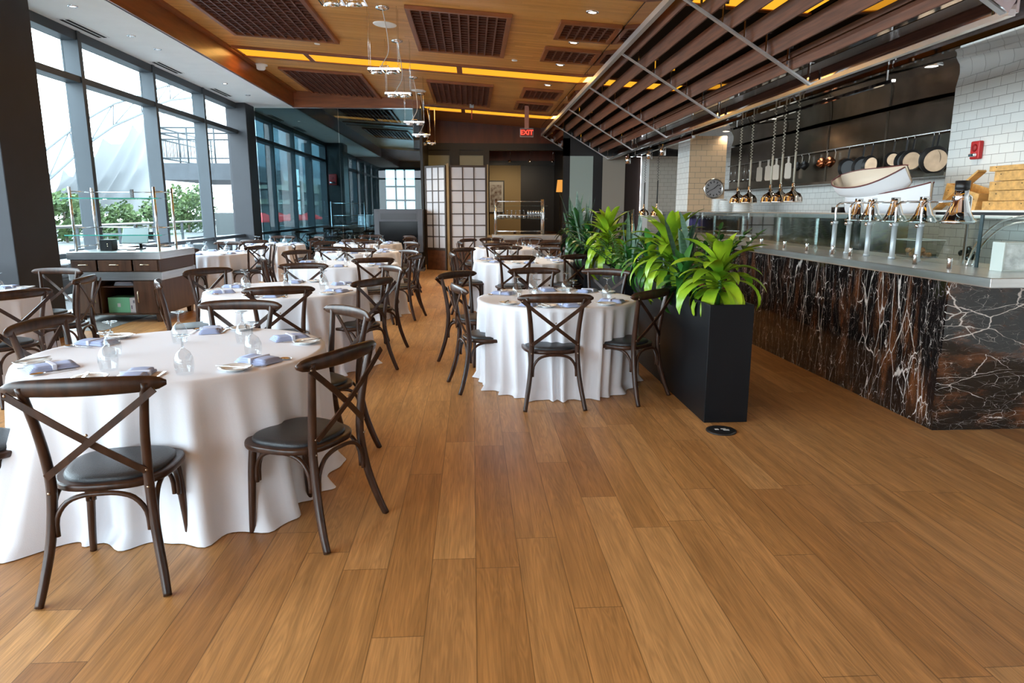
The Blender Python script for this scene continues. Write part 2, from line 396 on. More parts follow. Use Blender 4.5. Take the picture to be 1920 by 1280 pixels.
# sloped wood ceiling
b = MB(); x0, x1 = -4.33, 6.4
b.add([(x0,-7.2,ceil_z(x0)),(x1,-7.2,ceil_z(x1)),(x1,36,ceil_z(x1)),(x0,36,ceil_z(x0)),(x0,-7.2,4.6),(x1,-7.2,4.6),(x1,36,4.6),(x0,36,4.6)],
      [(0,3,2,1),(4,5,6,7),(0,1,5,4),(1,2,6,5),(2,3,7,6),(3,0,4,7)]); st('ceiling', b, wood_ceil)
# white soffit along the windows
b = MB(); b.box(WX-.3, -7.2, CZ, -4.33, 36, 4.6); st('ceiling_soffit', b, plaster)
b = MB(); b.box(-4.35, -7.2, CZ, -4.30, YB-.1, ceil_z(-4.3)+.02); b.box(-4.30, -7.2, ceil_z(-4.3)-.05, -4.22, YB-.1, ceil_z(-4.3)+.02); st('trim_3', b, red_wood)
b = MB(); b.box(-4.35, YB-.1, CZ-.01, -1.25, YB+.14, 4.4); st('trim_4', b, red_wood)
b = MB(); b.box(-4.35, YB+.14, CZ, -4.30, 34, ceil_z(-4.3)+.02); st('trim_5', b, red_wood2)
# columns
def column(n, x0, y0, x1, y1, m, mats=None, z1=CZ):
    b = MB(); b.box(x0, y0, 0, x1, y1, z1); return st('wall_column', b, m, bev=.01)
column(1, -6.4, 7.75, -4.95, 8.55, dark_paint)
column(2, -5.75, 17.1, -5.28, 17.75, col_paint)
column(3, -5.7, 27.0, -4.85, 28.0, black_paint)
# windows: every bay one window
def win(n, ya, yb, glass, lit=True):
    r = E('window_%d' % n, (WX, (ya+yb)/2, 0)); r['kind'] = 'structure'
    h = (yb-ya)/2; f = MB()
    f.box(-.02, h-.045, 0, .22, h+.045, CZ)            # mullion on the far side of the bay
    for z0, z1, d in ((0,.12,.2),(.86,.93,.2),(3.27,3.36,.2),(3.84,CZ,.2)): f.box(-.02, -h+.045, z0, d, h-.045, z1)
    f.build('window_frame', alu, r, bev=.004)
    for z0, z1 in ((.12,.86),(.93,3.27),(3.36,3.84)):
        g = MB(); g.box(.0, -h+.045, z0, .012, h-.045, z1); g.build('window_glass', glass, r)
k = 0
ys = [-7.2,-5.2,-3.0,-.75,1.5,3.75,6.0,8.25,10.55,12.85,15.1,17.4]
for i in range(len(ys)-1): k += 1; win(k, ys[i], ys[i+1], pane_glass)
ys = [17.75,20.0,22.3,24.6,26.95,29.2,31.5,34.0]
for i in range(len(ys)-1): k += 1; win(k, ys[i], ys[i+1], tint_pane)
b = MB(); b.box(WX-.3,-7.2,-.1, WX-.02,36,.0); st('trim_6', b, concrete)
# rear wall behind the camera: tall windows
for i, (xa, xb) in enumerate(((-5.7,-2.7),)):
    k += 1; r = E('window_%d' % k, ((xa+xb)/2, -7.1, 0)); r['kind'] = 'structure'; h = (xb-xa)/2
    f = MB()
    f.box(-h, -.05, 0, -h+.1, .15, CZ); f.box(h-.1, -.05, 0, h, .15, CZ)
    for z0, z1 in ((0,.12),(3.27,3.36),(3.8,CZ)): f.box(-h+.1, -.05, z0, h-.1, .15, z1)
    f.build('window_frame', alu, r)
    g = MB(); g.box(-h+.1, 0, .12, h-.1, .012, 3.27); g.build('window_glass', pane_glass, r)
b = MB(); b.box(-2.7,-7.2,0,6.4,-7.0,4.2); b.box(-6,-7.2,CZ,6.4,-7,4.6); st('wall_rear', b, plaster)
# right wall (tile), recess, soffit over kitchen
XT = 5.6
b = MB(); b.box(XT, -7.0, 0, 6.4, 8.0, 4.4); st('wall_right', b, subway)
b = MB(); b.box(5.95, 8.0, 0, 6.4, 18, 4.2); st('wall_kitchen', b, subway)
# mirror steel ceiling over kitchen and its vertical face
b = MB(); nx, ny = 8, 60; vs = []; fs = []
for j in range(ny+1):
    for i in range(nx+1):
        x = 4.05+1.91*i/nx; y = -1+19*j/ny; vs.append((x, y, 2.86 + .10*math.sin(PI*i/nx) + (.018*math.sin(x*3.1+y*.8) + .010*math.sin(y*2.3+x))*math.sin(PI*i/nx)))
for j in range(ny):
    for i in range(nx): a = j*(nx+1)+i; fs.append((a, a+nx+1, a+nx+2, a+1))
b.add(vs, fs, True); st('ceiling_kitchen', b, mirror_steel)
b = MB(); b.box(4.03, -1.0, 2.905, 4.06, 18, ceil_z(4.05)+.03); b.m = 1; b.box(4.02, -1.0, 2.835, 4.07, 18, 2.905); st('trim_7', b, [mirror_face, chrome])
# back walls
YW = 21.4
def zc(x): return ceil_z(x)
b = MB(); b.box(-1.4, YW, 3.47, 3.4, YW+.2, 4.4); st('wall_back', b, red_wood2)
b = MB(); b.box(-1.45, YW-.05, 3.27, 3.0, YW+.2, 3.47)
for xa, xb in ((-1.45,-1.36),(-.66,-.36),(.36,.54)): b.box(xa, YW-.05, 0, xb, YW+.2, 3.27)
b.box(-1.36, YW, 0, -.66, YW+.1, 2.8); b.box(-.36, YW, 0, .36, YW+.1, 2.8); b.box(-1.36,YW,3.12,-.66,YW+.1,3.27); b.box(-.36,YW,3.12,.36,YW+.1,3.27)
st('trim_8', b, black_paint)
for i, (xa, xb) in enumerate(((-1.36,-.66),(-.36,.36))):
    b = MB(); b.box(xa, YW+.02, 2.8, xb, YW+.05, 3.12); st('window_%d' % (k+1+i), b, frost)
k += 2
# room beyond the opening
b = MB(); b.box(.3, 25, 0, 1.75, 25.2, 3.05); st('wall_tan', b, tan_wall)
b = MB(); b.box(1.75, 25, 0, 4, 25.2, 3.05); b.box(.3, 24.9, 3.05, 4, 25.2, 3.2); b.box(-1.3,25,0,.3,25.2,4.4); st('wall_dark', b, black_paint)
b = MB(); b.box(.3, 24.95, 3.2, 4, 25.2, 4.2); st('wall_band', b, red_wood2)
b = MB(); b.box(2.95, 18.1, 0, 3.1, 25, 4.2); b.box(-1.45, YB+.14, 0, -1.3, 34, 3.97+.4); st('wall_side', b, black_paint)
# segments of the wall at the far end of the kitchen
YK = 18.0
def seg(name, xa, xb, m, z0=0, z1=2.86, dy=0):
    b = MB(); b.box(xa, YK+dy, z0, xb, YK+.15+dy, z1); return st(name, b, m)
seg('wall_post', 2.36, 2.53, black_paint, z1=3.3); seg('window_%d' % (k+1), 2.53, 3.13, frost); seg('wall_post', 3.13, 3.38, black_paint)
k += 1
seg('wall_panel', 3.38, 3.97, M('warm grey wall panel', (.34,.30,.25), .6)); seg('wall_gap', 3.97, 4.43, M('dark mahogany gap', (.03,.015,.012), .5), dy=.2)
seg('wall_tile', 4.43, 4.6, plaster); seg('wall_far_tile', 4.6, 6.0, subway_far)
b = MB(); b.box(2.36, YK, 2.86, 6, YK+.15, 4.0); st('wall_upper', b, black_paint)
# clock pillar
b = MB(); b.box(4.08, 13.0, 0, 4.78, 13.75, 2.86); pl = st('wall_pillar', b, [subway_x, subway])
for p in pl.data.polygons:
    if abs(p.normal.x) > .5: p.material_index = 1
# room 2 far end
b = MB(); b.box(-6, 34, 0, -4.2, 34.2, 4.4); b.box(-2.3, 34, 0, -1.3, 34.2, 4.4); b.box(-4.2,34,3.46,-2.3,34.2,4.4); b.box(-4.2,34,0,-2.3,34.2,1.2); st('wall_far', b, black_paint)
r = E('window_%d' % (k+1), (-3.25, 34.05, 0)); r['kind'] = 'structure'; k += 1
f = MB()
for xa in (-.97,-.45,-.02,.5,.9): f.box(xa, 0, 1.2, xa+.08, .1, 3.46)
for z in (1.2,1.9,2.55,3.38): f.box(-.95, 0, z, .95, .1, z+.08)
f.build('window_frame', black_paint, r); g = MB(); g.box(-.95, .04, 1.2, .95, .05, 3.46); g.build('window_glass', tint_pane, r)
# tinted glass partition (three sheets, clear joints)
r = E('window_%d' % (k+1), (-3.3, YB, 0)); r['kind'] = 'structure'; k += 1
for xa, xb in ((-1.98,.02),(.03,2.02)):
    g = MB(); g.box(xa, 0, .02, xb, .015, CZ-.02); g.build('window_glass', tint_glass, r)
g = MB(); g.box(2.02, -.02, 0, 2.08, .06, CZ); g.build('window_frame', black_paint, r)

# ------------------------------------------------------------------ ceiling fittings
def lies(z): return z
TILT = math.atan(.068)
GR = 'coffered wooden ceiling grilles'
def grille(xa, xb, ya, yb, label, nx, ny):
    cx, cy = (xa+xb)/2, (ya+yb)/2
    r = E('ceiling_grille', (cx, cy, ceil_z(cx)), 0, label, 'ceiling grille', GR); r.rotation_euler = (0, TILT, 0)
    w, h = (xb-xa)/2, (yb-ya)/2; t = .07; f = MB()
    f.box(-w, -h, -.05, w, -h+t, .0); f.box(-w, h-t, -.05, w, h, 0); f.box(-w, -h+t, -.05, -w+t, h-t, 0); f.box(w-t, -h+t, -.05, w, h-t, 0)
    f.build('frame', red_wood, r, bev=.006)
    s = MB()
    for i in range(1, nx): x = -w+t + (2*w-2*t)*i/nx; s.box(x-.011, -h+t, -.04, x+.011, h-t, -.002)
    for j in range(1, ny): y = -h+t + (2*h-2*t)*j/ny; s.box(-w+t, y-.009, -.032, w-t, y+.009, -.002)
    s.build('lattice', grille_wood, r)
    v = MB(); v.box(-w+t, -h+t, -.004, w-t, h-t, -.001); v.build('backing', black_in, r)
rows = [('at the front of the room', 9.5, 12.0), ('past the amber strip', 14.7, 17.65)]
grille(-3.8, -2.12, 8.9, 12.0, 'large mahogany ceiling grille at the upper left, nearest the beam', 12, 20)
grille(-.85, .56, 9.55, 12.0, 'large mahogany ceiling grille in the middle, in front of the amber strip', 10, 16)
grille(1.2, 2.03, 9.6, 10.5, 'small mahogany ceiling grille nearest the canopy front', 6, 6)
grille(1.15, 2.03, 11.1, 12.0, 'small mahogany ceiling grille just before the amber strip', 6, 6)
grille(-3.85, -2.18, 14.7, 17.7, 'large mahogany ceiling grille between amber strip and glass partition, left', 12, 20)
grille(-.9, .47, 14.75, 17.65, 'large mahogany ceiling grille above the middle aisle, past the amber strip', 10, 18)
grille(1.08, 1.92, 14.75, 15.9, 'small mahogany ceiling grille past the amber strip, nearer one', 6, 7)
grille(1.06, 1.92, 16.55, 17.7, 'small mahogany ceiling grille past the amber strip, farther one', 6, 7)
grille(-3.8, -2.2, 19.6, 22.6, 'dark ceiling grille seen through the glass partition, nearest', 12, 18)
grille(-3.8, -2.2, 25.0, 28.0, 'dark ceiling grille deeper behind the glass partition', 12, 18)
def strip_light(y, xa, xb, label, div=(-2.93,-.2,2.5), m=amber, power=0):
    if power:
        xe = 1.95; la = area('strip_glow', ((xa+xe)/2, y, ceil_z((xa+xe)/2)-.028), (0, TILT, 0), xe-xa-.02, .55, power, (1,.55,.16))
    r = E('amber_light_strip', (0, y, ceil_z(0)), 0, label, 'ceiling light', 'amber light strips across the ceiling'); r.rotation_euler = (0, TILT, 0)
    f = MB(); f.box(xa, -.40, -.035, xb, -.30, 0); f.box(xa, .30, -.035, xb, .40, 0)
    for d in div:
        if xa < d < xb: f.box(d-.05, -.30, -.035, d+.05, .30, 0)
    f.build('frame', red_wood, r)
    e = [x for x in div if xa < x < xb]; e = [xa]+e+[xb]
    for i in range(len(e)-1):
        p = MB(); p.box(e[i]+.05, -.30, -.022, e[i+1]-.05, .30, -.004); p.build('light_panel', m, r)
strip_light(8.05, -4.2, 4.0, 'amber glowing ceiling strip nearest the camera, mostly above the frame')
strip_light(13.4, -4.2, 4.0, 'long amber glowing ceiling strip across the middle of the room', power=60)
strip_light(18.75, -1.25, 4.0, 'amber glowing ceiling strip beyond the wooden beam', power=45)
strip_light(2.7, -4.2, 4.0, 'amber glowing ceiling strip over the near end of the canopy', m=amber)
strip_light(23.9, -4.2, -1.5, 'unlit ceiling strip seen through the glass partition', m=M('unlit amber panel', (.25,.14,.03), .3))

def downlight(x, y, z, label, m=lamp_white, r_=.07, power=12, tilt=0, col=(1,.86,.66), group='recessed ceiling downlights'):
    r = E('downlight', (x, y, z), 0, label, 'downlight', group); r.rotation_euler = (0, tilt, 0)
    b = MB(); b.lathe([(r_*.72,-.004),(r_*.80,-.012),(r_*1.15,-.010),(r_*1.22,0)], 20); b.build('trim_ring', chrome, r)
    b = MB(); b.lathe([(0.0001,-.006),(r_*.72,-.006)], 20); b.build('lens', m, r)
    if power:
        d = bpy.data.lights.new('downlight_lamp', 'SPOT'); d.energy = power; d.color = col; d.spot_size = 2.2; d.spot_blend = .8; d.shadow_soft_size = .06
        o = bpy.data.objects.new('downlight_lamp', d); COL.objects.link(o); o.parent = r; o.location = (0, 0, -.04)
nm = ['nearest', 'second', 'third', 'fourth']
for i, y in enumerate((9.15, 10.75, 12.35, 14.3)):
    downlight(1.54, y, ceil_z(1.54), nm[i]+' recessed downlight in the row left of the small ceiling grilles', tilt=TILT, power=70)
for i, y in enumerate((5.4, 7.2, 9.2, 11.0, 13.0)):
    downlight(4.75, y, 2.86 + .10*math.sin(PI*.7/1.91) + (.018*math.sin(4.75*3.1+y*.8) + .010*math.sin(y*2.3+4.75))*math.sin(PI*.7/1.91), ['nearest','second','third','fourth','farthest'][i]+' round downlight in the mirror steel kitchen ceiling', r_=.09, power=45)
for i, (x, y) in enumerate(((3.6,15.3),(3.2,16.6))):
    pass
WP = 'white round fittings in the plaster soffit'
for i, y in enumerate((9.31, 10.78, 11.62, 14.57, 15.99, 20.5)):
    downlight(-4.87, y, CZ, ['nearest','second','third','fourth','fifth','farthest'][i]+' small round downlight in the white soffit by the windows', r_=.05, m=plaster if i in (1,2,4) else lamp_white, power=0, group=WP)
def slot(y, L, label):
    r = E('slot_vent', (-5.32, y, CZ), 0, label, 'air vent', 'linear slot vents in the white soffit')
    b = MB(); b.box(-.085, -L/2, -.008, .085, L/2, 0); b.build('frame', plaster, r)
    b = MB(); b.box(-.06, -L/2+.02, -.012, -.015, L/2-.02, -.007); b.box(.015, -L/2+.02, -.012, .06, L/2-.02, -.007); b.build('slot', black_in, r)
slot(10.4, 1.0, 'linear slot vent in the white soffit, nearest the first column')
slot(13.05, 1.0, 'linear slot vent in the white soffit above the second window')
slot(15.65, 1.0, 'linear slot vent in the white soffit above the third window')
slot(19.8, 1.3, 'linear slot vent in the dim soffit behind the glass partition')
slot(22.5, 1.3, 'second linear slot vent in the dim soffit behind the glass')
def disc(name, x, y, z, r_, m, label, cat, tilt=TILT):
    b = MB(); b.lathe([(0.0001,-.012),(r_*.93,-.012),(r_,-.004),(r_,0)], 28)
    o = b.build(name, m, loc=(x, y, z)); o.rotation_euler = (0, tilt, 0); T(o, label, cat)
disc('ceiling_speaker', -1.23, 10.65, ceil_z(-1.23), .17, plaster, 'round white ceiling speaker beside the nearest hanging light', 'ceiling speaker')
disc('ceiling_speaker', -1.17, 16.25, ceil_z(-1.17), .17, plaster, 'round white ceiling speaker before the wooden beam', 'ceiling speaker')
disc('sprinkler_cap', -2.55, 12.3, ceil_z(-2.55), .05, plaster, 'small white sprinkler cap before the amber strip at left', 'sprinkler')
disc('sprinkler_cap', .75, 12.3, ceil_z(.75), .05, plaster, 'small white sprinkler cap before the amber strip near the middle grille', 'sprinkler')
b = MB(); b.lathe([(.13,0),(.13,-.03),(.09,-.04),(.085,-.09),(.06,-.11),(0.0001,-.11)], 24)
o = b.build('smoke_detector', plaster, loc=(-4.15, 14.6, ceil_z(-4.15))); T(o, 'white smoke detector on the wood ceiling beside the brown beam', 'smoke detector')

# pendant lights: flat twin-spot heads on thin cables
PG = 'low voltage twin spot pendants over the aisle'
def pendant(y, z, label, x=-1.15, s=1.0):
    zt = ceil_z(x); r = E('pendant_light', (x, y, z), 0, label, 'pendant light', PG)
    b = MB(); b.lathe([(0.0001,zt-z),(.10,zt-z),(.085,zt-z-.03),(.03,zt-z-.045),(0.0001,zt-z-.045)], 20); b.build('ceiling_canopy', chrome, r)
    b = MB()
    for sx, sy in ((-.19,-.08),(.19,-.08),(-.19,.08),(.19,.08)): b.tube([(sx,sy,.02),(sx,sy,zt-z-.004)], .0025, 5)
    b.build('suspension_wire', steel_lt, r)
    b = MB(); b.tube(spline([(0,0,zt-z-.04),(.05,.01,(zt-z)*.6),(.06,.0,(zt-z)*.3),(-.03,0,.08),(0,0,.02)], 6), .006, 6); b.build('power_cord', M_cord, r)
    b = MB()
    b.box(-.21,-.10,.0,.21,-.085,.03); b.box(-.21,.085,.0,.21,.10,.03); b.box(-.21,-.085,0,-.195,.085,.03); b.box(.195,-.085,0,.21,.085,.03); b.box(-.01,-.085,0,.01,.085,.03)
    b.tube([(-.07,0,.03),(-.05,0,.07),(.05,0,.07),(.07,0,.03)], .008, 6)
    b.build('head_frame', chrome, r)
    for sx in (-.1, .1):
        b = MB(); Mx = Matrix.Rotation(.25, 3, 'X')
        b.lathe([(.035,.04),(.06,.02),(.078,-.03),(.072,-.032),(.05,.0),(0.0001,.01)], 18, (sx,0,-.0), Mx); q = b.build('reflector', chrome, r)
        b = MB(); b.lathe([(0.0001,-.022),(.035,-.022),(.05,-.012)], 14, (sx,0,-.0), Mx); b.build('bulb', lamp_pend, q)
    d = bpy.data.lights.new('pendant_lamp', 'SPOT'); d.energy = 40; d.color = (1,.85,.62); d.spot_size = 2.0; d.spot_blend = .6; d.shadow_soft_size = .08
    o = bpy.data.objects.new('pendant_lamp', d); COL.objects.link(o); o.parent = r; o.location = (0,0,-.06)
M_cord = M('white braided cord', (.6,.58,.55), .6); lamp_pend = emis('pendant bulb', (1,.85,.6), 4.0)
pendant(6.75, 3.36, 'nearest twin spot pendant cut by the top edge')
pendant(9.74, 3.33, 'second twin spot pendant, above the big grille gap')
pendant(11.55, 3.31, 'third twin spot pendant, below the amber strip')
pendant(14.6, 3.24, 'fourth twin spot pendant, in front of the wooden beam')
pendant(16.6, 3.20, 'fifth twin spot pendant, just in front of the glass partition')
pendant(18.9, 3.22, 'sixth twin spot pendant, before the shoji doorway')
for i, x in enumerate((.95, 1.6, 2.35)):
    r = E('spot_pendant', (x+.3, 23.0, 3.05), 0, ['left','middle','right'][i]+' little chrome spot hanging in the far dark room', 'pendant light', 'chrome spots in the far dark room')
    b = MB(); b.tube([(0,0,.02),(.02,0,.3),(0,0,.55)], .006, 5); b.build('cable', chrome, r)
    b = MB(); b.lathe([(.03,.05),(.06,0),(.05,-.02),(0.0001,-.01)], 12); b.build('head', chrome, r)
b = MB(); b.box(1.0, 22.98, 3.58, 3.0, 23.02, 3.62); T(b.build('track_rail', chrome), 'thin chrome track rail in the far dark room', 'light rail')
# exit sign
r = E('exit_sign', (1.33, 17.0, 3.22), 0, 'illuminated red EXIT sign hanging before the dark red wall', 'exit sign')
b = MB(); b.box(-.16,-.03,0,.16,.03,.2); b.build('housing', M('exit sign grey box', (.30,.28,.27), .5), r)
b = MB(); b.box(-.145,-.036,.015,.145,-.031,.185); b.build('face', M('exit sign dim face', (.25,.03,.02), .4), r)
b = MB(); b.box(-.05,-.02,.2,.05,.02,.72); b.build('hanger', M('exit hanger box', (.45,.18,.12), .5), r)
def text(s, size, mat, parent=None, loc=(0,0,0), rot=(PI/2,0,0), name='lettering', ext=.001):
    c = bpy.data.curves.new(name, 'FONT'); c.body = s; c.size = size; c.align_x = 'CENTER'; c.align_y = 'CENTER'; c.extrude = ext; c.offset = size*.02
    o = bpy.data.objects.new(name, c); COL.objects.link(o); c.materials.append(mat); o.location = loc; o.rotation_euler = rot
    dg = bpy.context.evaluated_depsgraph_get(); me = bpy.data.meshes.new_from_object(o.evaluated_get(dg)); bpy.data.objects.remove(o)
    o = bpy.data.objects.new(name, me); COL.objects.link(o); o.location = loc; o.rotation_euler = rot
    if parent: o.parent = parent
    return o
text('EXIT', .15, emis('exit red glow', (1,.05,.03), 3.0), r, (0,-.038,.1))
r = E('hanging_heat_detector', (.02, 17.6, ceil_z(0)), 0, 'thin red drop rod with a grey junction box on the ceiling', 'ceiling fitting')
b = MB(); b.box(-.05,-.05,-.1,.05,.05,0); b.build('junction_box', M('galvanised box', (.4,.4,.4), .5), r)
b = MB(); b.tube([(0,0,-.1),(0,0,-.36)], .012, 8); b.build('rod', M('red rod', (.6,.06,.04), .5), r)
def alarm(loc, rz, s, label):
    r = E('fire_alarm_strobe', loc, rz, label, 'fire alarm', 'red wall fire alarms')
    b = MB(); b.box(-.062*s,-.045*s,-.085*s,.062*s,0,.085*s); b.build('housing', red_m, r, bev=.012*s)
    b = MB(); b.lathe([(0.0001,.012),(.03,.012),(.042,.0)], 16, (0,-.045*s,.02*s), Matrix.Rotation(PI/2, 3, 'X')); b.build('horn_grille', M('red horn grille', (.3,.01,.01), .5), r)
    b = MB(); b.box(-.045*s,-.075*s,-.062*s,.045*s,-.044*s,-.03*s); b.build('strobe_lens', chrome, r, bev=.01*s)
alarm((XT, 7.5, 2.16), math.radians(-90), 1.15, 'red fire alarm strobe on the white tiled wall')
alarm((-5.25, 27.0, 2.62), 0, 2.4, 'red fire alarm strobe on the dark column behind the glass partition')

b = MB(); xa, xb = 2.06, 4.02; b.add([(xa,Y_,ceil_z(xa)-.012) if k3 == 0 else (xb,Y_,ceil_z(xb)-.012) for k3, Y_ in ((0,-2),(1,-2),(1,20.7),(0,20.7))] + [(xa,-2,ceil_z(xa)-.001),(xb,-2,ceil_z(xb)-.001),(xb,20.7,ceil_z(xb)-.001),(xa,20.7,ceil_z(xa)-.001)], [(0,3,2,1),(4,5,6,7),(0,1,5,4),(1,2,6,5),(2,3,7,6),(3,0,4,7)]); st('ceiling_dark_sheet', b, black_in)  # black sheet added under the boards so the slat gaps look dark

for x, y in ((1.0, 23.4), (2.0, 22.6)):  # fill spots added to brighten the far room, part of no fitting
    d = bpy.data.lights.new('far_room_fill', 'SPOT'); d.energy = 55; d.color = (1,.8,.55); d.spot_size = 2.4; d.spot_blend = .8; d.shadow_soft_size = .1
    o = bpy.data.objects.new('far_room_fill', d); COL.objects.link(o); o.location = (x, y, 3.0); o.rotation_euler = (math.radians(35), 0, 0)
ORD = ['first','second','third','fourth','fifth','sixth','seventh','eighth','ninth','tenth','eleventh','twelfth']
# ------------------------------------------------------------------ slatted canopy
r = E('slatted_canopy', (0, 0, 2.77), 0, 'long sloping canopy of walnut slats in a polished steel lattice above the bar', 'ceiling canopy')
XL, ZL, XR, ZR = 2.05, 3.63, 3.50, 2.77
Y0, Y1 = 4.55, 20.6; O = -2.77
sl = (ZR-ZL)/(XR-XL)
def cz(x): return ZL + sl*(x-XL)
b = MB(); b.box(XL-.012, Y0, ZL+O+.03, XL+.0, Y1, ceil_z(XL)+O-.042); b.build('mirrored_fascia', mirror_face, r)
b = MB(); b.box(XL-.025, Y0, ZL+O-.025, XL+.035, Y1, ZL+O+.045); b.build('edge_rail', sat_rail, r); b = MB(); b.box(XR-.02, Y0, ZR+O-.02, XR+.03, Y1, ZR+O+.02); b.build('edge_rail', steel_lt, r)
cy = [4.6, 7.22, 9.85, 12.5, 15.15, 17.85, 20.55]
dirx = Vector((XR-XL, 0, ZR-ZL)).normalized(); nrm = Vector((-dirx.z, 0, dirx.x))
for y in cy:
    c = MB(); c.bar((XL, y, ZL+O), (XR, y, ZR+O), .05, .02, up=nrm); q = c.build('cross_rail', sat_rail, r)
ns = 6
for i in range(len(cy)-1):
    # vertical mirror fins between slats at each crossing
    for k2 in range(ns+1):
        f = MB(); x = XL + .03 + (XR-XL-.06)*k2/ns; f.box(x-.006, cy[i+1]-.02, cz(x)+O, x+.006, cy[i+1]+.02, cz(x)+O+.26)
        f.box(x-.05, cy[i+1]-.003, cz(x)+O+.20, x+.05, cy[i+1]+.003, cz(x)+O+.26); f.build('mirror_fin', chrome, r)
for k2 in range(ns):
    x = XL + .14 + (XR-XL-.22)*k2/(ns-.35); z = cz(x)+O
    s = MB(); Mx = Matrix.Rotation(math.radians(-6), 3, 'Y')
    s.obox((x, (Y0+Y1)/2, z+.10), .012, (Y1-Y0)/2, .085, Mx); s.build('slat', slat_wood, r, bev=.003)
b = MB(); b.box(XR+.03, Y0, ZR+O, XR+.05, Y1, ZR+O+.14); b.box(XR-.30, Y0, ZR+O+.22, XR+.03, Y1, ZR+O+.235); b.build('steel_trough', mirror_face, r)
b = MB(); b.bar((XL, Y0, ZL+O+.04), (XR, Y0, ZR+O+.04), .012, .09, up=nrm); b.bar((XL, Y1, ZL+O+.04), (XR, Y1, ZR+O+.04), .012, .09, up=nrm); b.build('end_fascia', mirror_face, r)
# suspension rods up to ceiling at the low edge
for y in (4.7, 9.85, 15.15, 20.4):
    c = MB(); c.tube([(XR-.01, y, ZR+O), (XR-.01, y, ceil_z(XR)+O-.008)], .01, 6); c.build('suspension_rod', chrome, r)
b = MB(); b.box(3.62, Y0, 3.02, 4.02, 17.9, 3.05); st('trim_9', b, M('dark slot above bar edge', (.05,.04,.035), .25, metal=.8))

# ------------------------------------------------------------------ bar
r = E('service_bar', (3.2, 4.4, 0), 0, 'long black and white veined marble bar with a stainless steel top', 'bar counter')
b = MB(); b.box(0, .02, 0, .7, 8.2, 1.04); o = b.build('marble_front', [marble_v, marble_h], r)
b = MB(); b.box(0, 0, 0, 2.35, .02, 1.04); b.build('marble_end', marble_h, r)
b = MB(); b.add([(-.07,-.45,1.05),(-.07,8.2,1.05),(.74,8.2,1.05),(.74,.3,1.05),(2.35,.3,1.05),(2.35,-.45,1.05),
                 (-.07,-.45,1.11),(-.07,8.2,1.11),(.74,8.2,1.11),(.74,.3,1.11),(2.35,.3,1.11),(2.35,-.45,1.11)],
   [(0,5,4,3,2,1)[::1],(6,7,8,9,10,11)[::1],(0,6,11,5)[::-1],(1,7,6,0)[::-1],(2,8,7,1)[::-1],(3,9,8,2)[::-1],(4,10,9,3)[::-1],(5,11,10,4)[::-1]])
b.build('steel_top', steel, r, bev=.004)
for i, (y) in enumerate((8.1, 7.8, 7.2, 6.7, 6.2, 5.9, 5.0, 4.62)):
    b = MB(); b.lathe([(.016,0),(.016,.07),(.014,.075),(0.0001,.075)], 12, (.14,y-4.4,1.11)); b.build('standoff', steel_lt, r)
# glass guard: sheets on the bar
r = E('glass_counter_guard', (3.60, 0, 1.11), 0, 'clear glass guard sheets standing along the marble bar top', 'glass guard')
for ya, yb in ((4.72,6.35),(6.38,8.0),(8.03,9.6),(9.63,11.2)):
    b = MB(); b.box(0, ya, .0, .01, yb, .36); b.build('glass_sheet', clear_glass, r)
b = MB(); b.box(.01, 4.70, 0, .33, 4.715, .36); b.build('glass_end', clear_glass, r)
b = MB(); b.box(-.002, 4.69, 0, .006, 4.72, .37); b.build('dark_edge', M('dark glass edge', (.01,.03,.035), .2), r)
# lower back shelf behind the glass
b = MB(); b.box(4.12, 4.75, .0, 4.8, 6.9, .92); T(b.build('prep_table', steel), 'steel prep table behind the glass guard', 'prep table')
# telescopic heat lamps on the bar
HG = 'chrome telescopic heat lamps standing on the bar'
def heat_lamp(x, y, rz, label, s=1.0, hx=.22, stand=True):
    s *= 1.3
    r = E('telescopic_heat_lamp', (x, y, 1.11), rz, label, 'heat lamp', HG)
    b = MB(); b.lathe([(.028,0),(.028,.02),(.021,.025),(.021,.27),(.026,.272),(.026,.295),(.014,.297),(.0001,.297)], 14); b.build('post', M_zinc, r)
    b = MB(); b.lathe([(0.0001,0),(.015,0),(.018,.01),(.015,.02),(.0001,.02)], 10, (-.02,-.0,.28), Matrix.Rotation(-PI/2, 3, 'Y')); b.build('knob', chrome, r)
    b = MB(); b.tube(spline([(0,0,.29),(0,0,.42),(.02,0,.455),(.06,0,.468),(hx,0,.47)], 5), .0095, 8); b.build('arm', chrome, r)
    b = MB(); b.lathe([(.028*s,.50),(.03*s,.475),(.034*s,.44),(.04*s,.42),(.052*s,.37),(.078*s,.32),(.09*s,.312),(.09*s,.30),(.074*s,.30),(.05*s,.35),(.0001,.39)], 24, (hx,0,0)); q = b.build('bell_shade', chrome, r)
    b = MB(); b.lathe([(0.0001,.318),(.04*s,.318),(.045*s,.335)], 14, (hx,0,0)); b.build('bulb', emis_heat, q)
    b = MB(); b.box(hx-.03,-.025,.46,hx+.03,.025,.51); b.build('clamp', chrome, r, bev=.004)
M_zinc = M('brushed zinc tube', (.50,.57,.60), .45, metal=.4); emis_heat = emis('heat bulb', (1,.5,.12), 2.2)
heat_lamp(3.5, 6.5, 0, 'farthest heat lamp on the bar, left of its row'); heat_lamp(3.5, 6.25, .1, 'second heat lamp from the left on the bar')
heat_lamp(3.5, 5.92, .0, 'middle heat lamp of the row on the bar'); heat_lamp(3.5, 5.55, -.1, 'heat lamp second from the right on the bar')
heat_lamp(3.5, 5.22, .0, 'nearest heat lamp on the bar, with the largest bell', 1.12, .28)
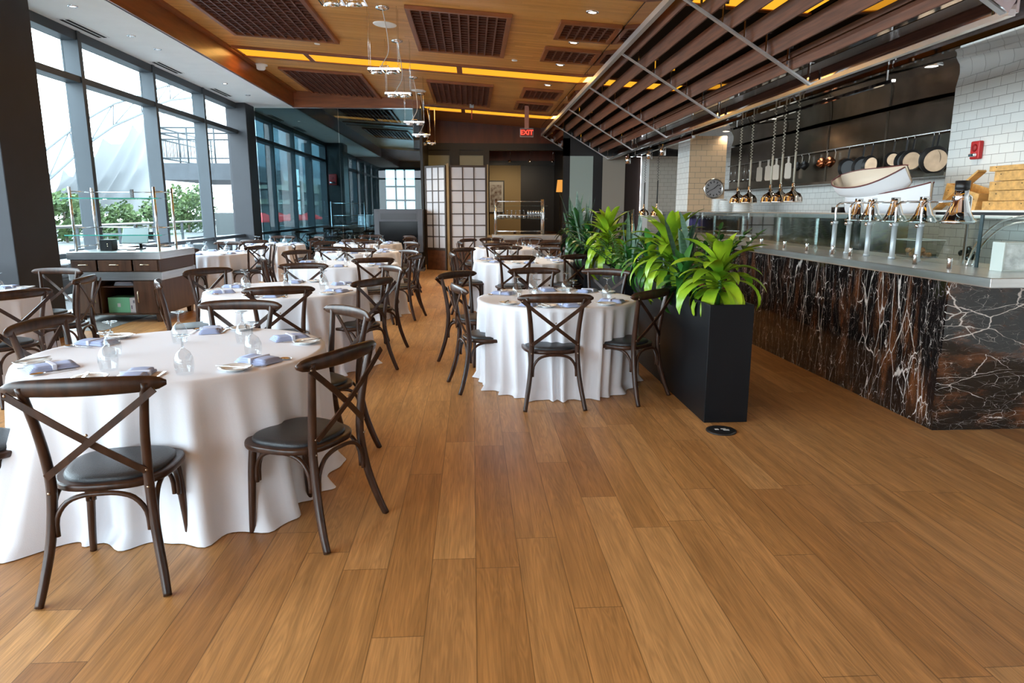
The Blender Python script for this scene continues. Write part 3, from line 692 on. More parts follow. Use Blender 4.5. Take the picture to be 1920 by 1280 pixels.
# big bell lamp in front
r = E('bell_heat_lamp', (3.68, 5.05, 1.11), 0, 'large chrome bell lamp with a black cap right of the heat lamps', 'heat lamp')
b = MB(); b.lathe([(.115,.30),(.115,.325),(.10,.335),(.07,.40),(.052,.46),(.047,.50),(.047,.55),(.043,.55),(.043,.50),(.09,.34),(.1,.30)], 28); b.build('bell_shade', chrome, r)
b = MB(); b.lathe([(.045,.55),(.05,.555),(.05,.62),(.0001,.62)], 20); b.build('black_cap', black_plastic, r)
b = MB(); b.tube([(.09,.02,0),(.09,.02,.5),(.045,0,.52)], .012, 10); b.build('post', chrome, r)
# glass blocks
M_gb = M('wavy glass block', (.62,.68,.66), .08, metal=.25, bump=.9, bscale=22, noise=.25, scale=14)
for i, (x, y, lab) in enumerate(((3.62,4.42,'glass block at the near corner of the bar, left one'),(3.835,4.42,'glass block at the bar corner touching the frame edge'))):
    r = E('glass_block', (x, y, 1.11), 0, lab, 'glass block', 'glass blocks on the bar corner')
    b = MB(); b.box(-.095,-.05,.0,.095,.05,.19); b.build('block', M_gb, r, bev=.008)
    b = MB(); b.box(-.1,-.055,0,-.085,.055,.195); b.box(.085,-.055,0,.1,.055,.195); b.box(-.085,-.055,.18,.085,.055,.195); b.box(-.085,-.055,0,.085,.055,.012)
    b.build('seam_rim', M('pale glass rim', (.55,.62,.58), .15), r, bev=.004)
b = MB()
b.tube(spline([(3.60,4.8,1.11),(3.66,4.8,1.28),(3.80,4.8,1.42),(4.0,4.8,1.47),(4.25,4.8,1.46)], 6), .009, 8); b.tube(spline([(3.64,4.8,1.11),(3.70,4.8,1.26),(3.83,4.8,1.385),(4.02,4.8,1.43),(4.25,4.8,1.43)], 6), .009, 8)
T(b.build('curved_wire_handle', steel_lt), 'pair of curved steel tubes arching above the glass blocks', 'steel arch')

# pass counter unit behind bar
r = E('pass_counter', (3.95, 6.9, 0), 0, 'tall polished steel pass counter behind the bar glass', 'steel counter')
b = MB(); b.box(.04, 0, 0, .55, 7.6, 1.42); b.build('body', M('streaky polished pass steel', (.33,.35,.34), .12, metal=1.0, noise=.35, scale=3.5, stretch=(1,2.5,.4), bump=.04, bscale=3), r)
b = MB(); b.box(-.03, -.05, 1.42, .6, 7.65, 1.475); b.build('top_shelf', steel, r, bev=.005)
for y in (.9, 1.9, 3.1, 4.3, 5.7):
    b = MB(); b.box(.025, y, .7, .042, y+.03, 1.42); b.build('seam_strip', steel_lt, r)
b = MB(); b.box(4.0, 14.8, 0, 4.5, 15.8, 1.04); T(b.build('far_counter', steel), 'far steel counter by the tiled alcove', 'counter')
# cooking line along wall
b = MB(); b.box(5.2, 8.1, 0, 5.94, 12.8, .95); b.box(5.15, 8.1, .95, 5.94, 12.8, .98); T(b.build('range_line', steel), 'steel cooking line under the pan rack', 'cooking range')
b = MB(); b.box(5.1, 5.2, 0, 5.59, 7.95, .93); T(b.build('back_counter', steel), 'low steel back counter below the tiled wall', 'counter')
r = E('charbroiler', (5.3, 9.6, .98), 0, 'grill with pots on the cooking line', 'grill')
b = MB(); b.box(-.1,-.6,0,.5,.6,.45); b.build('body', steel, r); b = MB()
for j in range(9): b.box(-.13,-.55+j*.13,.45,.5,-.50+j*.13,.48)
b.build('grate', iron, r)
for i, (y, h) in enumerate(((9.25,.10),(9.7,.14),(10.05,.08))):
    r = E('cooking_pot', (5.45, y, 1.47), 0, ['small', 'tall', 'low'][i]+' pot standing on the grill grate', 'pot', 'pots on the grill')
    b = MB(); b.lathe([(.0001,0),(.10,0),(.105,h),(.10,h),(.098,.01)], 18); b.build('body', copper if i == 1 else iron, r)
    b = MB(); b.tube([(.1,0,h*.8),(.2,0,h),(.3,0,h+.02)], .008, 6); b.build('handle', iron, r)
# hood over line + rack
r = E('extractor_hood', (5.6, 8.0, 1.95), 0, 'smoky polished steel extractor hood wall holding the pan rack', 'extractor hood')
b = MB(); b.box(.2, .0, .0, .36, 7.5, .91); b.build('back_panel', dark_steel, r)
for y in (1.6, 3.2, 4.8, 6.4):
    b = MB(); b.box(.185, y, 0, .2, y+.02, .9); b.build('panel_joint', M('hood joint', (.12,.10,.08), .4, metal=.8), r)
b = MB(); b.box(-.02, 0, -.04, .2, 7.5, .0); b.build('lower_shelf', dark_steel, r)
b = MB(); b.tube([(.12,0,.50),(.12,7.4,.50)], .011, 8); b.build('hanging_rail', steel_lt, r)
# pans etc. hanging from the rail: rail at x=5.72, z=2.45
RX, RZ = 5.72, 2.45
def hook(b): b.tube([(0,0,.012),(-.015,0,0),(-.012,0,-.04),(0,0,-.05)], .004, 5)
def pan(y, R, tilt, label, inner=pan_in, hl=.17, yaw=0.0):
    R *= .98; hl *= .72; yaw = (.6 if yaw >= 0 else .3)
    r = E('frying_pan', (RX-.02, y, RZ), 0, label, 'frying pan', 'frying pans on the hood rail'); r.rotation_euler = (0, tilt, yaw)
    b = MB(); hook(b); b.build('hook', steel_lt, r)
    b = MB(); b.strip([(0,0,-.04),(-.01,0,-.04-hl*.6),(-.02,0,-.06-hl)], .022, .01, (1,0,0)); b.build('handle', iron, r)
    Mx = Matrix.Rotation(-PI/2, 3, 'Y'); b = MB()
    b.lathe([(.0001,-.0),(R*.82,0),(R,.045),(R*1.02,.045),(R*.84,-.008),(.0001,-.008)], 26, (-.0,0,-.06-hl-R), Mx); b.build('pan_body', iron, r)
    b = MB(); b.lathe([(.0001,.003),(R*.80,.003)], 22, (-.001,0,-.06-hl-R), Mx); b.build('cooking_surface', inner, r)
pan(8.33, .17, .10, 'nearest and largest black frying pan on the rail', yaw=.3); pan(8.42, .15, .02, 'black frying pan tucked behind the nearest one', inner=iron, yaw=-.3)
pan(8.80, .14, .10, 'black frying pan with a tan base, second along the rail', yaw=.3); pan(8.95, .135, .0, 'dark frying pan just behind the second one', inner=iron)
pan(9.22, .10, .06, 'small frying pan with a tan base alone on the rail', hl=.16); pan(9.72, .14, .05, 'frying pan with a worn base beside the steel handled one', yaw=-.4)
pan(9.95, .15, .02, 'frying pan overlapping its neighbour in the middle of the rail', inner=iron, yaw=.2); pan(10.35, .14, .0, 'plain dark frying pan at the left of the pans', inner=iron, yaw=.4)
def saucepot(y, m, label, s=1.0):
    r = E('saucepan', (RX-.02, y, RZ), 0, label, 'saucepan', 'small pots on the hood rail')
    b = MB(); hook(b); b.strip([(0,0,-.04),(-.01,0,-.16)], .018, .008, (1,0,0)); b.build('handle', steel_lt, r)
    b = MB(); b.lathe([(.0001,0),(.065*s,0),(.07*s,.09*s),(.066*s,.09*s),(.062*s,.008)], 18, (-.04,0,-.23), Matrix.Rotation(-1.0, 3, 'Y')); b.build('bowl', m, r)
saucepot(11.0, copper, 'copper saucepan with a bright handle', 1.1); saucepot(10.75, copper, 'darker copper saucepan beside the bright one', 1.1)
saucepot(11.85, iron, 'small black pot hanging by the cutting boards'); saucepot(11.6, iron, 'second small black pot nearer the copper pans')
def cboard(y, label):
    r = E('cutting_board', (RX-.03, y, RZ), .8, label, 'cutting board', 'pale paddle boards on the hood rail')
    b = MB(); b.prism([(-.02,-.0),(.02,0),(.02,-.11),(.055,-.13),(.06,-.36),(.045,-.39),(-.045,-.39),(-.06,-.36),(-.055,-.13),(-.02,-.11)], -.009, .009)
    b.v = [(z, x, y2) for x, y2, z in b.v]; b.build('board', board_wood, r, bev=.003)
    b = MB(); hook(b); b.build('hook', steel_lt, r)
for i, y in enumerate((13.6, 13.2, 12.85, 12.35)): cboard(y, ['first','second','third','fourth'][i]+' pale paddle board from the left on the rail')
for i, y in enumerate((15.2, 14.95, 14.7, 14.45, 14.2)):
    r = E('kitchen_ladle', (RX, y, RZ), 0, ['first','second','third','fourth','fifth'][i]+' steel ladle from the left, beside the clock pillar', 'ladle', 'steel ladles on the rail')
    b = MB(); b.tube([(0,0,0),(0,0,-.3)], .006, 5); b.build('handle', steel_lt, r)
    b = MB(); b.lathe([(.0001,-.04),(.03,-.035),(.045,0),(.04,0),(.0001,-.03)], 12, (0,0,-.31)); b.build('bowl', steel_lt, r)
# clock
r = E('wall_clock', (4.56, 12.99, 1.90), 0, 'round steel wall clock on the warmly lit tiled pillar', 'clock')
Mx = Matrix.Rotation(PI/2, 3, 'X')
b = MB(); b.lathe([(.0001,0),(.19,0),(.19,.03),(.165,.045),(.155,.03)], 36, (0,0,0), Mx, cap=False); b.build('rim', steel_lt, r)
b = MB(); b.lathe([(.0001,.031),(.156,.031)], 36, (0,0,0), Mx); b.build('dial', M('clock dial grey', (.33,.31,.31), .4), r)
for h in range(12):
    a = h*PI/6; b = MB(); b.obox((.125*math.sin(a), -.034, .125*math.cos(a)), .008, .002, .018, Matrix.Rotation(a, 3, 'Y')); b.build('hour_mark', black_plastic, r)
b = MB(); b.obox((.04,-.038,.035), .007, .002, .055, Matrix.Rotation(.85, 3, 'Y')); b.build('minute_hand', black_plastic, r)
b = MB(); b.obox((-.045,-.036,-.022), .005, .002, .055, Matrix.Rotation(1.1, 3, 'Y')); b.build('hour_hand', black_plastic, r)
# plates on pass
PLB = [(4.12,11.4,12,.13),(4.12,11.05,10,.13),(4.18,10.55,11,.155)]
for i, (x, y, n, R) in enumerate(PLB):
    for j in range(n):
        b = MB(); b.lathe([(.0001,0),(R*.6,0),(R,.014),(R,.018),(R*.62,.006),(.0001,.006)], 22)
        o = b.build('dinner_plate', china, loc=(x, y, 1.476+j*.0175)) if j == 0 else None
        if o: T(o, 'x', 'plate', 'white plates stacked on the pass counter'); first = o
        else: o = first.copy(); COL.objects.link(o); o.location = (x, y, 1.476+j*.0175)
        o['label'] = ORD[j]+' white dinner plate up in the '+['left', 'middle', 'right'][i]+' stack on the pass counter'
# hanging retractable heat lamps
def hang_lamp(x, y, z, cordm, label, grp):
    zt = 3.015
    r = E('hanging_heat_lamp', (x, y, z), 0, label, 'hanging lamp', grp)
    b = MB(); b.lathe([(.012,.17),(.018,.15),(.018,.10),(.026,.095),(.026,.07),(.036,.065),(.042,.055),(.088,.03),(.115,-.02),(.118,-.06),(.123,-.066),(.118,-.074),(.11,-.06),(.08,.0),(.0001,.03)], 24); q = b.build('dome_shade', chrome_w, r)
    b = MB(); b.lathe([(0.0001,-.02),(.04,-.02),(.05,.0)], 14); b.build('bulb', emis_heat, q)
    L = zt - z; pts = [(0,0,.16),(0,0,.16+L*.28)]; n = 26; za = .16+L*.28; zb = L*.86
    b = MB(); b.tube([(0,0,.15),(0,0,za)], .013, 8)
    co = []; turns = 15
    for i in range(turns*8+1): a = i/8*2*PI; co.append((.013*math.cos(a), .013*math.sin(a), za + (zb-za)*i/(turns*8)))
    b.tube(co, .0042, 5); b.tube([(0,0,zb),(0,0,L)], .01, 6)
    b.build('coiled_cord', cordm, r)
chrome_w = M('polished lamp chrome', (.86,.80,.72), .06, metal=1.0)
g1 = 'polished heat lamps hanging over the pass'
for i, y in enumerate((10.3, 9.88, 9.16, 8.86, 8.5)):
    hang_lamp(4.0+.0, y, 1.68, cord_beige, ['leftmost','second','third','fourth','rightmost'][i]+' dome heat lamp hanging on a coiled beige cord over the pass', g1)
bcord = M('black coiled cord', (.02,.02,.02), .5)
hang_lamp(3.55, 14.2, 1.46, bcord, 'left dome lamp on a black cord above the plants', 'black corded dome lamps'); hang_lamp(3.55, 13.2, 1.46, bcord, 'right dome lamp on a black cord above the plants', 'black corded dome lamps')
for i, y in enumerate((15.6, 14.2, 13.2)):
    b = MB(); b.lathe([(.0001,0),(.06,0),(.06,.14),(.03,.15),(.03,.2),(.0001,.2)], 20); o = b.build('chrome_cord_reel', chrome, loc=(3.62 if i else 3.5, y, 2.52))
    T(o, ['left','middle','right'][i]+' chrome cord reel cylinder below the canopy edge', 'cord reel', 'chrome cord reels')
b = MB(); b.box(3.60, 11.4, 2.66, 3.66, 15.6, 2.70); b.box(3.625,11.5,2.70,3.64,11.515,3.02); b.box(3.625,15.5,2.70,3.64,15.515,3.02); T(b.build('lamp_track', chrome), 'polished track bar holding the cord reels', 'track bar')
b = MB(); b.box(3.98, 6.6, 2.70, 4.02, 10.6, 2.73); b.box(3.99,6.7,2.73,4.005,6.715,3.02); b.box(3.99,10.5,2.73,4.005,10.515,3.02); T(b.build('cord_rail', chrome), 'thin steel rail guiding the coiled cords', 'rail')
# rowboat serving trays
def boat(loc, L, Wd, Hh, rot, label, pieces=True):
    r = E('model_rowboat', loc, 0, label, 'model boat', 'white model rowboats stacked on the counter'); r.rotation_euler = rot
    n = 14; K = 8
    def ring(t, off=0):
        # t 0..1 stern to bow
        w = Wd/2*(math.sin(PI*min(1, t*.62+.30))**.8) if t < .999 else .004
        w = Wd/2*(max(0, 1-((t-.42)/.58)**2.2)**.8 if t > .42 else (1-((.42-t)/.45)**3)**.7); w = max(w, .02)
        sheer = Hh*(1 + (1.5*(t-.4)**2 if t > .4 else .7*(t-.4)**2)); keel = Hh*.0 + Hh*.55*max(0,(t-.8)/.2)**2
        pts = []
        for k in range(K+1):
            a = -PI/2 + PI*k/K; s_ = math.sin(a); c_ = math.cos(a)
            y = (w-off)*math.copysign(abs(s_)**.7, s_); z = keel + off + (sheer-keel-off)*(1-abs(c_)**.75)
            pts.append((L*(t-.5), y, z))
        return pts
    def shell(off):
        vs = []; fs = []
        for i in range(n+1): vs += ring(i/n, off)
        for i in range(n):
            for k in range(K): a = i*(K+1)+k; fs.append((a, a+1, a+K+2, a+K+1))
        fs.append(tuple(range(K+1))); return vs, fs
    vs, fs = shell(0); b = MB(); b.add(vs, fs, True); b.build('hull', boat_white, r)
    vs, fs = shell(.012); b = MB(); b.add(vs, fs, True); b.build('interior', boat_in, r)
    b = MB()
    for k in (0, K): b.tube([ring(i/n)[k] for i in range(n+1)], .008, 6)
    b.tube([ring(0)[0], ring(0)[K]], .008, 6); b.build('gunwale', boat_trim, r)
boat((4.75, 7.95, 1.71), 1.15, .46, .20, (math.radians(30), 0, math.radians(-80)), 'upper white model rowboat with a dark red rim')
boat((4.80, 7.82, 1.462), 1.25, .40, .22, (0, 0, math.radians(-80)), 'lower white model rowboat beneath the other')
b = MB(); b.box(4.45, 7.3, 1.40, 5.1, 8.7, 1.455); b.box(4.5,7.4,.9,5.0,8.6,1.4); T(b.build('boat_stand', steel), 'steel shelf carrying the two model boats', 'shelf')
# wall shelf with crates
r = E('wall_shelf', (5.35, 6.5, 1.46), 0, 'white edged shelf on the tiled wall holding pale wooden crates', 'shelf')
b = MB(); b.box(-.3,-1.6,.03,.25,.85,.05); b.box(-.3,-1.6,-.03,.25,.85,0); b.build('shelf_board', plaster, r, bev=.004)
b = MB(); b.box(-.28,-1.55,0,.25,.83,.03); b.build('track', black_plastic, r)
def crate(loc, L, Wd, Hh, rot, label, grp='pale wooden crates on the wall shelf'):
    r = E('wooden_crate', loc, 0, label, 'wooden crate', grp); r.rotation_euler = rot
    b = MB(); t = .014
    b.box(-Wd/2,-L/2,0,-Wd/2+t,L/2,Hh); b.box(Wd/2-t,-L/2,0,Wd/2,L/2,Hh); b.box(-Wd/2+t,-L/2,0,Wd/2-t,-L/2+t,Hh); b.box(-Wd/2+t,L/2-t,0,Wd/2-t,L/2,Hh); b.build('side_board', crate_wood, r, bev=.002)
    b = MB(); b.box(-Wd/2+t,-L/2+t,0,Wd/2-t,L/2-t,t); b.build('base_board', crate_wood, r)
    b = MB()
    for y in (-L*.4, 0, L*.4): b.lathe([(.006,0),(.004,.004),(.0001,.004)], 6, (-Wd/2, y, Hh*.7), Matrix.Rotation(-PI/2, 3, 'Y'))
    b.build('nail', black_plastic, r)
zz = 1.512
for i, (dy, L, h) in enumerate(((0,1.05,.085),(-.05,.98,.095),(.03,.82,.085),(-.02,.80,.09),(.02,.86,.05))):
    crate((5.28, 6.2+dy, zz), L, .34, h, (0,0,.02*(i-2)), ['lowest','second','middle','fourth','topmost'][i]+' pale wooden crate of the shelf stack'); zz += h+.004
crate((5.30, 7.12, 1.52), .52, .30, .22, (math.radians(14),0,0), 'tilted pale wooden crate leaning at the shelf end')
b = MB(); b.bar((5.14,7.42,1.515),(5.14,6.80,1.90),.02,.09,up=(1,0,0)); T(b.build('leaning_plank', crate_wood), 'pale plank leaning diagonally against the tilted crate', 'plank')
zz = .935
for i in range(12):
    b = MB(); b.box(-.17,-.26-.02*(i%3),0,.17,.26+.015*(i%2),.026); o = b.build('wooden_board', crate_wood if i % 3 else board_wood, loc=(5.32, 5.75+.02*(i%4), zz)); zz += .036 if i%2 else .0275
    T(o, ORD[i]+' thin pale wooden board up in the stack below the wall shelf', 'wooden board', 'stack of pale boards under the shelf')
b = MB(); b.box(4.2, 5.55, .925, 4.55, 6.4, .96); T(b.build('cutting_board_slab', crate_wood, bev=.004), 'long pale chopping board lying behind the glass guard', 'chopping board')
# tub of potatoes
r = E('plastic_tub', (3.85, 5.75, 1.112), 0, 'clear plastic tub of small potatoes behind the glass guard', 'plastic tub')
b = MB(); w0, w1, h = .10, .13, .15
for sx, sy in ((1,0),(-1,0),(0,1),(0,-1)):
    if sx: b.quad((sx*w0,-w0*1.3,0),(sx*w0,w0*1.3,0),(sx*w1,w1*1.3,h),(sx*w1,-w1*1.3,h))
    else: b.quad((-w0,sy*w0*1.3,0),(w0,sy*w0*1.3,0),(w1,sy*w1*1.3,h),(-w1,sy*w1*1.3,h))
b.quad((-w0,-w0*1.3,0),(w0,-w0*1.3,0),(w0,w0*1.3,0),(-w0,w0*1.3,0)); b.build('tub', thin_glass('cloudy plastic', (.78,.80,.78), .6, .15, 1.6), r)
b = MB(); b.tube([(w1,-w1*1.3,h),(w1,w1*1.3,h),(-w1,w1*1.3,h),(-w1,-w1*1.3,h),(w1,-w1*1.3,h)], .005, 6); b.build('rim', M('tub rim', (.6,.62,.6), .4), r)
rnd = random.Random(4); pot_m = M('potato skin', (.50,.24,.10), .7, noise=.3, scale=20)
for i in range(14):
    b = MB(); b.lathe([(.0001,-.026),(.017,-.018),(.023,0),(.017,.018),(.0001,.026)], 9); o = b.build('potato', pot_m, loc=(3.85+rnd.uniform(-.07,.07), 5.75+rnd.uniform(-.1,.1), 1.135+.035*(i//7))); o.rotation_euler = (rnd.random()*3, rnd.random()*3, 0)
    T(o, 'small potato in the clear plastic tub', 'potato', 'potatoes in the plastic tub')
# dark shellfish heap
shell_m = M('black mussel shell', (.012,.016,.016), .2, noise=.4, scale=20)
for i in range(9):
    b = MB(); b.lathe([(.0001,-.05),(.018,-.03),(.028,0),(.02,.03),(.0001,.045)], 10); b.v = [(x, y*.5, z) for x, y, z in b.v]
    o = b.build('mussel', shell_m, loc=(4.0+rnd.uniform(-.04,.05), 5.3+rnd.uniform(-.06,.1), 1.14+.03*(i//3))); o.rotation_euler = (rnd.random()*3, rnd.random()*3, rnd.random()*3)
    T(o, 'glossy black mussel in the heap behind the glass guard', 'mussel', 'heap of mussels')

# ------------------------------------------------------------------ planters and plants
PLG = 'matte black planters dividing tables from the bar'
def planter(x, y, L, label):
    r = E('planter_box', (x, y, 0), 0, label, 'planter', PLG); w = .32; h = .86; t = .02
    b = MB(); b.add([(0,0,0),(w,0,0),(w,L,0),(0,L,0),(0,0,h),(w,0,h),(w,L,h),(0,L,h),(t,t,h),(w-t,t,h),(w-t,L-t,h),(t,L-t,h),(t,t,.02),(w-t,t,.02),(w-t,L-t,.02),(t,L-t,.02)],[(0,3,2,1),(0,1,5,4),(1,2,6,5),(2,3,7,6),(3,0,4,7),(4,5,9,8),(5,6,10,9),(6,7,11,10),(7,4,8,11),(8,9,13,12),(9,10,14,13),(10,11,15,14),(11,8,12,15),(12,13,14,15)]); b.build('box', planter_m, r, bev=.003)
    b = MB(); b.box(t,t,h-.12,w-t,L-t,h-.05); b.build('soil', soil, r)
PP = [(1.66,4.66,1.16,'nearest matte black planter box, at the end of the row'),(1.67,5.84,1.16,'second matte black planter from the camera'),
      (1.60,7.1,1.2,'third matte black planter, past the first gap'),(1.61,8.32,1.2,'fourth matte black planter in the row'),
      (1.58,9.6,1.2,'fifth matte black planter, past the second gap'),(1.59,10.85,1.2,'farthest matte black planter in the row')]
for p in PP: planter(*p)
leaf_lime = M('lime dracaena leaf', (.36,.50,.02), .34, noise=.3, scale=5, col2=(.12,.29,.015))
leaf_dark = M('dark green leaf', (.025,.10,.02), .3, col2=(.01,.05,.012), scale=5)
leaf_mid = M('mid green leaf', (.06,.22,.03), .35, col2=(.025,.11,.02), scale=5)
leaf_snake = M('snake plant leaf', (.06,.13,.07), .38, col2=(.02,.055,.03), scale=14, stretch=(1,1,4))
for m_ in (leaf_lime, leaf_dark, leaf_mid): m_.node_tree.nodes['Principled BSDF'].inputs['Subsurface Weight'].default_value = 0.0
def leaf(b, base, az, L, w, up, droop, fold=.25, n=9, twist=0.0, wpow=.6):
    """arched leaf: starts going (cos up) outwards, droops with gravity"""
    d = Vector((math.cos(az), math.sin(az), 0)); s = Vector((-math.sin(az), math.cos(az), 0)); p = Vector(base); ang = up; pts = []
    for i in range(n+1):
        pts.append((p.copy(), ang)); ang -= droop/n*(1+.8*i/n); p = p + (d*math.cos(ang) + Vector((0,0,1))*math.sin(ang))*L/n
    vs = []; fs = []
    for i, (q, a) in enumerate(pts):
        t = i/n; ww = w/2*(math.sin(PI*min(1,(t*.93+.07)))**wpow) * (1 if t < .98 else .15)
        nn = Vector((0,0,1))*math.cos(a) - d*math.sin(a)
        ss = (s*math.cos(twist*t) + nn*math.sin(twist*t))
        vs += [q + ss*ww + nn*ww*fold, q, q - ss*ww + nn*ww*fold]
    for i in range(n):
        for k2 in (0, 1): a = i*3+k2; fs.append((a, a+1, a+4, a+3))
    b.add(vs, fs, True)
def dracaena(loc, s, n, seed, label, m=leaf_lime, h=.25, grp='lime dracaenas in the planters', wl=(.30,.42), w=.075):
    r = E('dracaena_plant', loc, 0, label, 'plant', grp); rn = random.Random(seed)
    b = MB(); b.tube([(0,0,0),(.01,0,h*.5),(0,0,h)], .014, 8); b.build('stem', leaf_mid, r)
    b = MB(); n = int(n*1.7)
    for i in range(n):
        t = i/n; az = i*2.4 + rn.uniform(-.3,.3); up = .15 + 1.25*t + rn.uniform(-.15,.15)
        leaf(b, (0,0,h*(.35+.65*t)), az, s*rn.uniform(*wl)*(1-.25*t), w*s*rn.uniform(.85,1.15), up, (2.3-1.9*t)*rn.uniform(.8,1.1), twist=rn.uniform(-.4,.4))
    b.build('foliage', m, r)
def snake(loc, n, s, seed, label):
    r = E('snake_plant', loc, 0, label, 'plant', 'snake plants in the planters'); rn = random.Random(seed); b = MB()
    for i in range(n):
        az = rn.uniform(0, 6.28); L = s*rn.uniform(.55,1.0)
        leaf(b, (rn.uniform(-.07,.07), rn.uniform(-.1,.1), 0), az, L, .06*rn.uniform(.8,1.2), rn.uniform(1.25,1.55), rn.uniform(-.05,.2), fold=.35, twist=rn.uniform(-1,1), wpow=.45)
    b.build('foliage', leaf_snake, r)
def zz(loc, n, s, seed, label, m=None):
    m = m or leaf_dark
    r = E('zz_plant', loc, 0, label, 'plant', 'feathery dark green plants in the planters'); rn = random.Random(seed); b = MB(); c = MB()
    for i in range(n):
        az = rn.uniform(0, 6.28); L = s*rn.uniform(.7,1.0); d = Vector((math.cos(az), math.sin(az), 0)); ang = rn.uniform(.8,1.35); p = Vector((rn.uniform(-.04,.04), rn.uniform(-.06,.06), 0)); pts = [p.copy()]
        for k2 in range(12):
            ang -= .03; p = p + (d*math.cos(ang)+Vector((0,0,1))*math.sin(ang))*L/12; pts.append(p.copy())
            if k2 > 1:
                for sd in (-1, 1):
                    leaf(b, p, az + sd*1.0, .105*s/.6*(1-.03*k2), .038, ang-.15, .5, n=4)
        leaf(b, p, az, .1, .035, ang, .2, n=4)
        c.tube(pts, .005, 5)
    b.build('foliage', m, r); c.build('stem', leaf_mid, r)
Z0 = .80
dracaena((1.83,4.98,Z0), 1.12, 26, 1, 'large lime green dracaena overhanging the nearest planter end', h=.30, wl=(.34,.46), w=.085)
dracaena((1.70,5.45,Z0), .9, 18, 12, 'mid green dracaena low in the nearest planter', m=leaf_mid, h=.2, grp='mid green dracaenas')
zz((1.90,5.42,Z0), 7, .70, 3, 'feathery dark plant behind the front dracaena'); snake((1.80,5.68,Z0), 8, .72, 2, 'snake plant at the far end of the nearest planter')
dracaena((1.78,6.15,Z0), 1.2, 30, 5, 'tall drooping lime dracaena in the second planter', h=.42, wl=(.36,.5), w=.075)
zz((1.9,6.5,Z0), 6, .62, 7, 'feathery dark plant in the second planter'); dracaena((1.72,6.6,Z0), 1.0, 20, 14, 'mid green dracaena in the second planter', m=leaf_mid, h=.3, grp='mid green dracaenas')
snake((1.85,6.35,Z0), 8, .75, 22, 'snake plant behind the drooping dracaena')
snake((1.75,7.35,Z0), 10, .78, 8, 'upright snake plant in the third planter'); zz((1.7,7.8,Z0), 9, .55, 9, 'feathery dark plant in the third planter', leaf_mid)
dracaena((1.72,7.45,Z0), .9, 20, 19, 'mid green dracaena in the third planter', m=leaf_mid, h=.2, grp='mid green dracaenas')
dracaena((1.70,8.6,Z0), 1.2, 30, 10, 'lime dracaena with a bright upright crown, fourth planter', h=.45, wl=(.34,.5)); snake((1.8,8.95,Z0), 9, .80, 11, 'snake plant in the fourth planter'); zz((1.8,9.25,Z0), 9, .6, 23, 'feathery dark plant in the fourth planter')
snake((1.68,9.95,Z0), 12, 1.0, 13, 'tall snake plant in the fifth planter'); zz((1.72,10.3,Z0), 12, .62, 15, 'feathery dark plant in the fifth planter')
dracaena((1.66,9.8,Z0), 1.1, 26, 16, 'dark dracaena in the fifth planter', m=leaf_dark, h=.3, grp='dark dracaenas')
dracaena((1.7,11.2,Z0), 1.2, 30, 17, 'dark dracaena in the farthest planter', m=leaf_dark, h=.45, grp='dark dracaenas'); snake((1.74,11.7,Z0), 12, 1.15, 18, 'tallest snake plant, farthest planter')
# floor box
r = E('floor_outlet', (1.72, 4.47, 0), 0, 'round black floor outlet beside the nearest planter', 'floor outlet')
b = MB(); b.lathe([(.105,0),(.103,.008),(.09,.012),(.0001,.012)], 32); b.build('cover', black_plastic, r)
b = MB(); b.box(-.045,-.01,.012,-.02,.015,.0135); b.box(.01,-.025,.012,.05,-.005,.0135); b.box(.0,.005,.012,.035,.018,.0135); b.build('marking', M('worn white marking', (.6,.6,.6), .6), r)
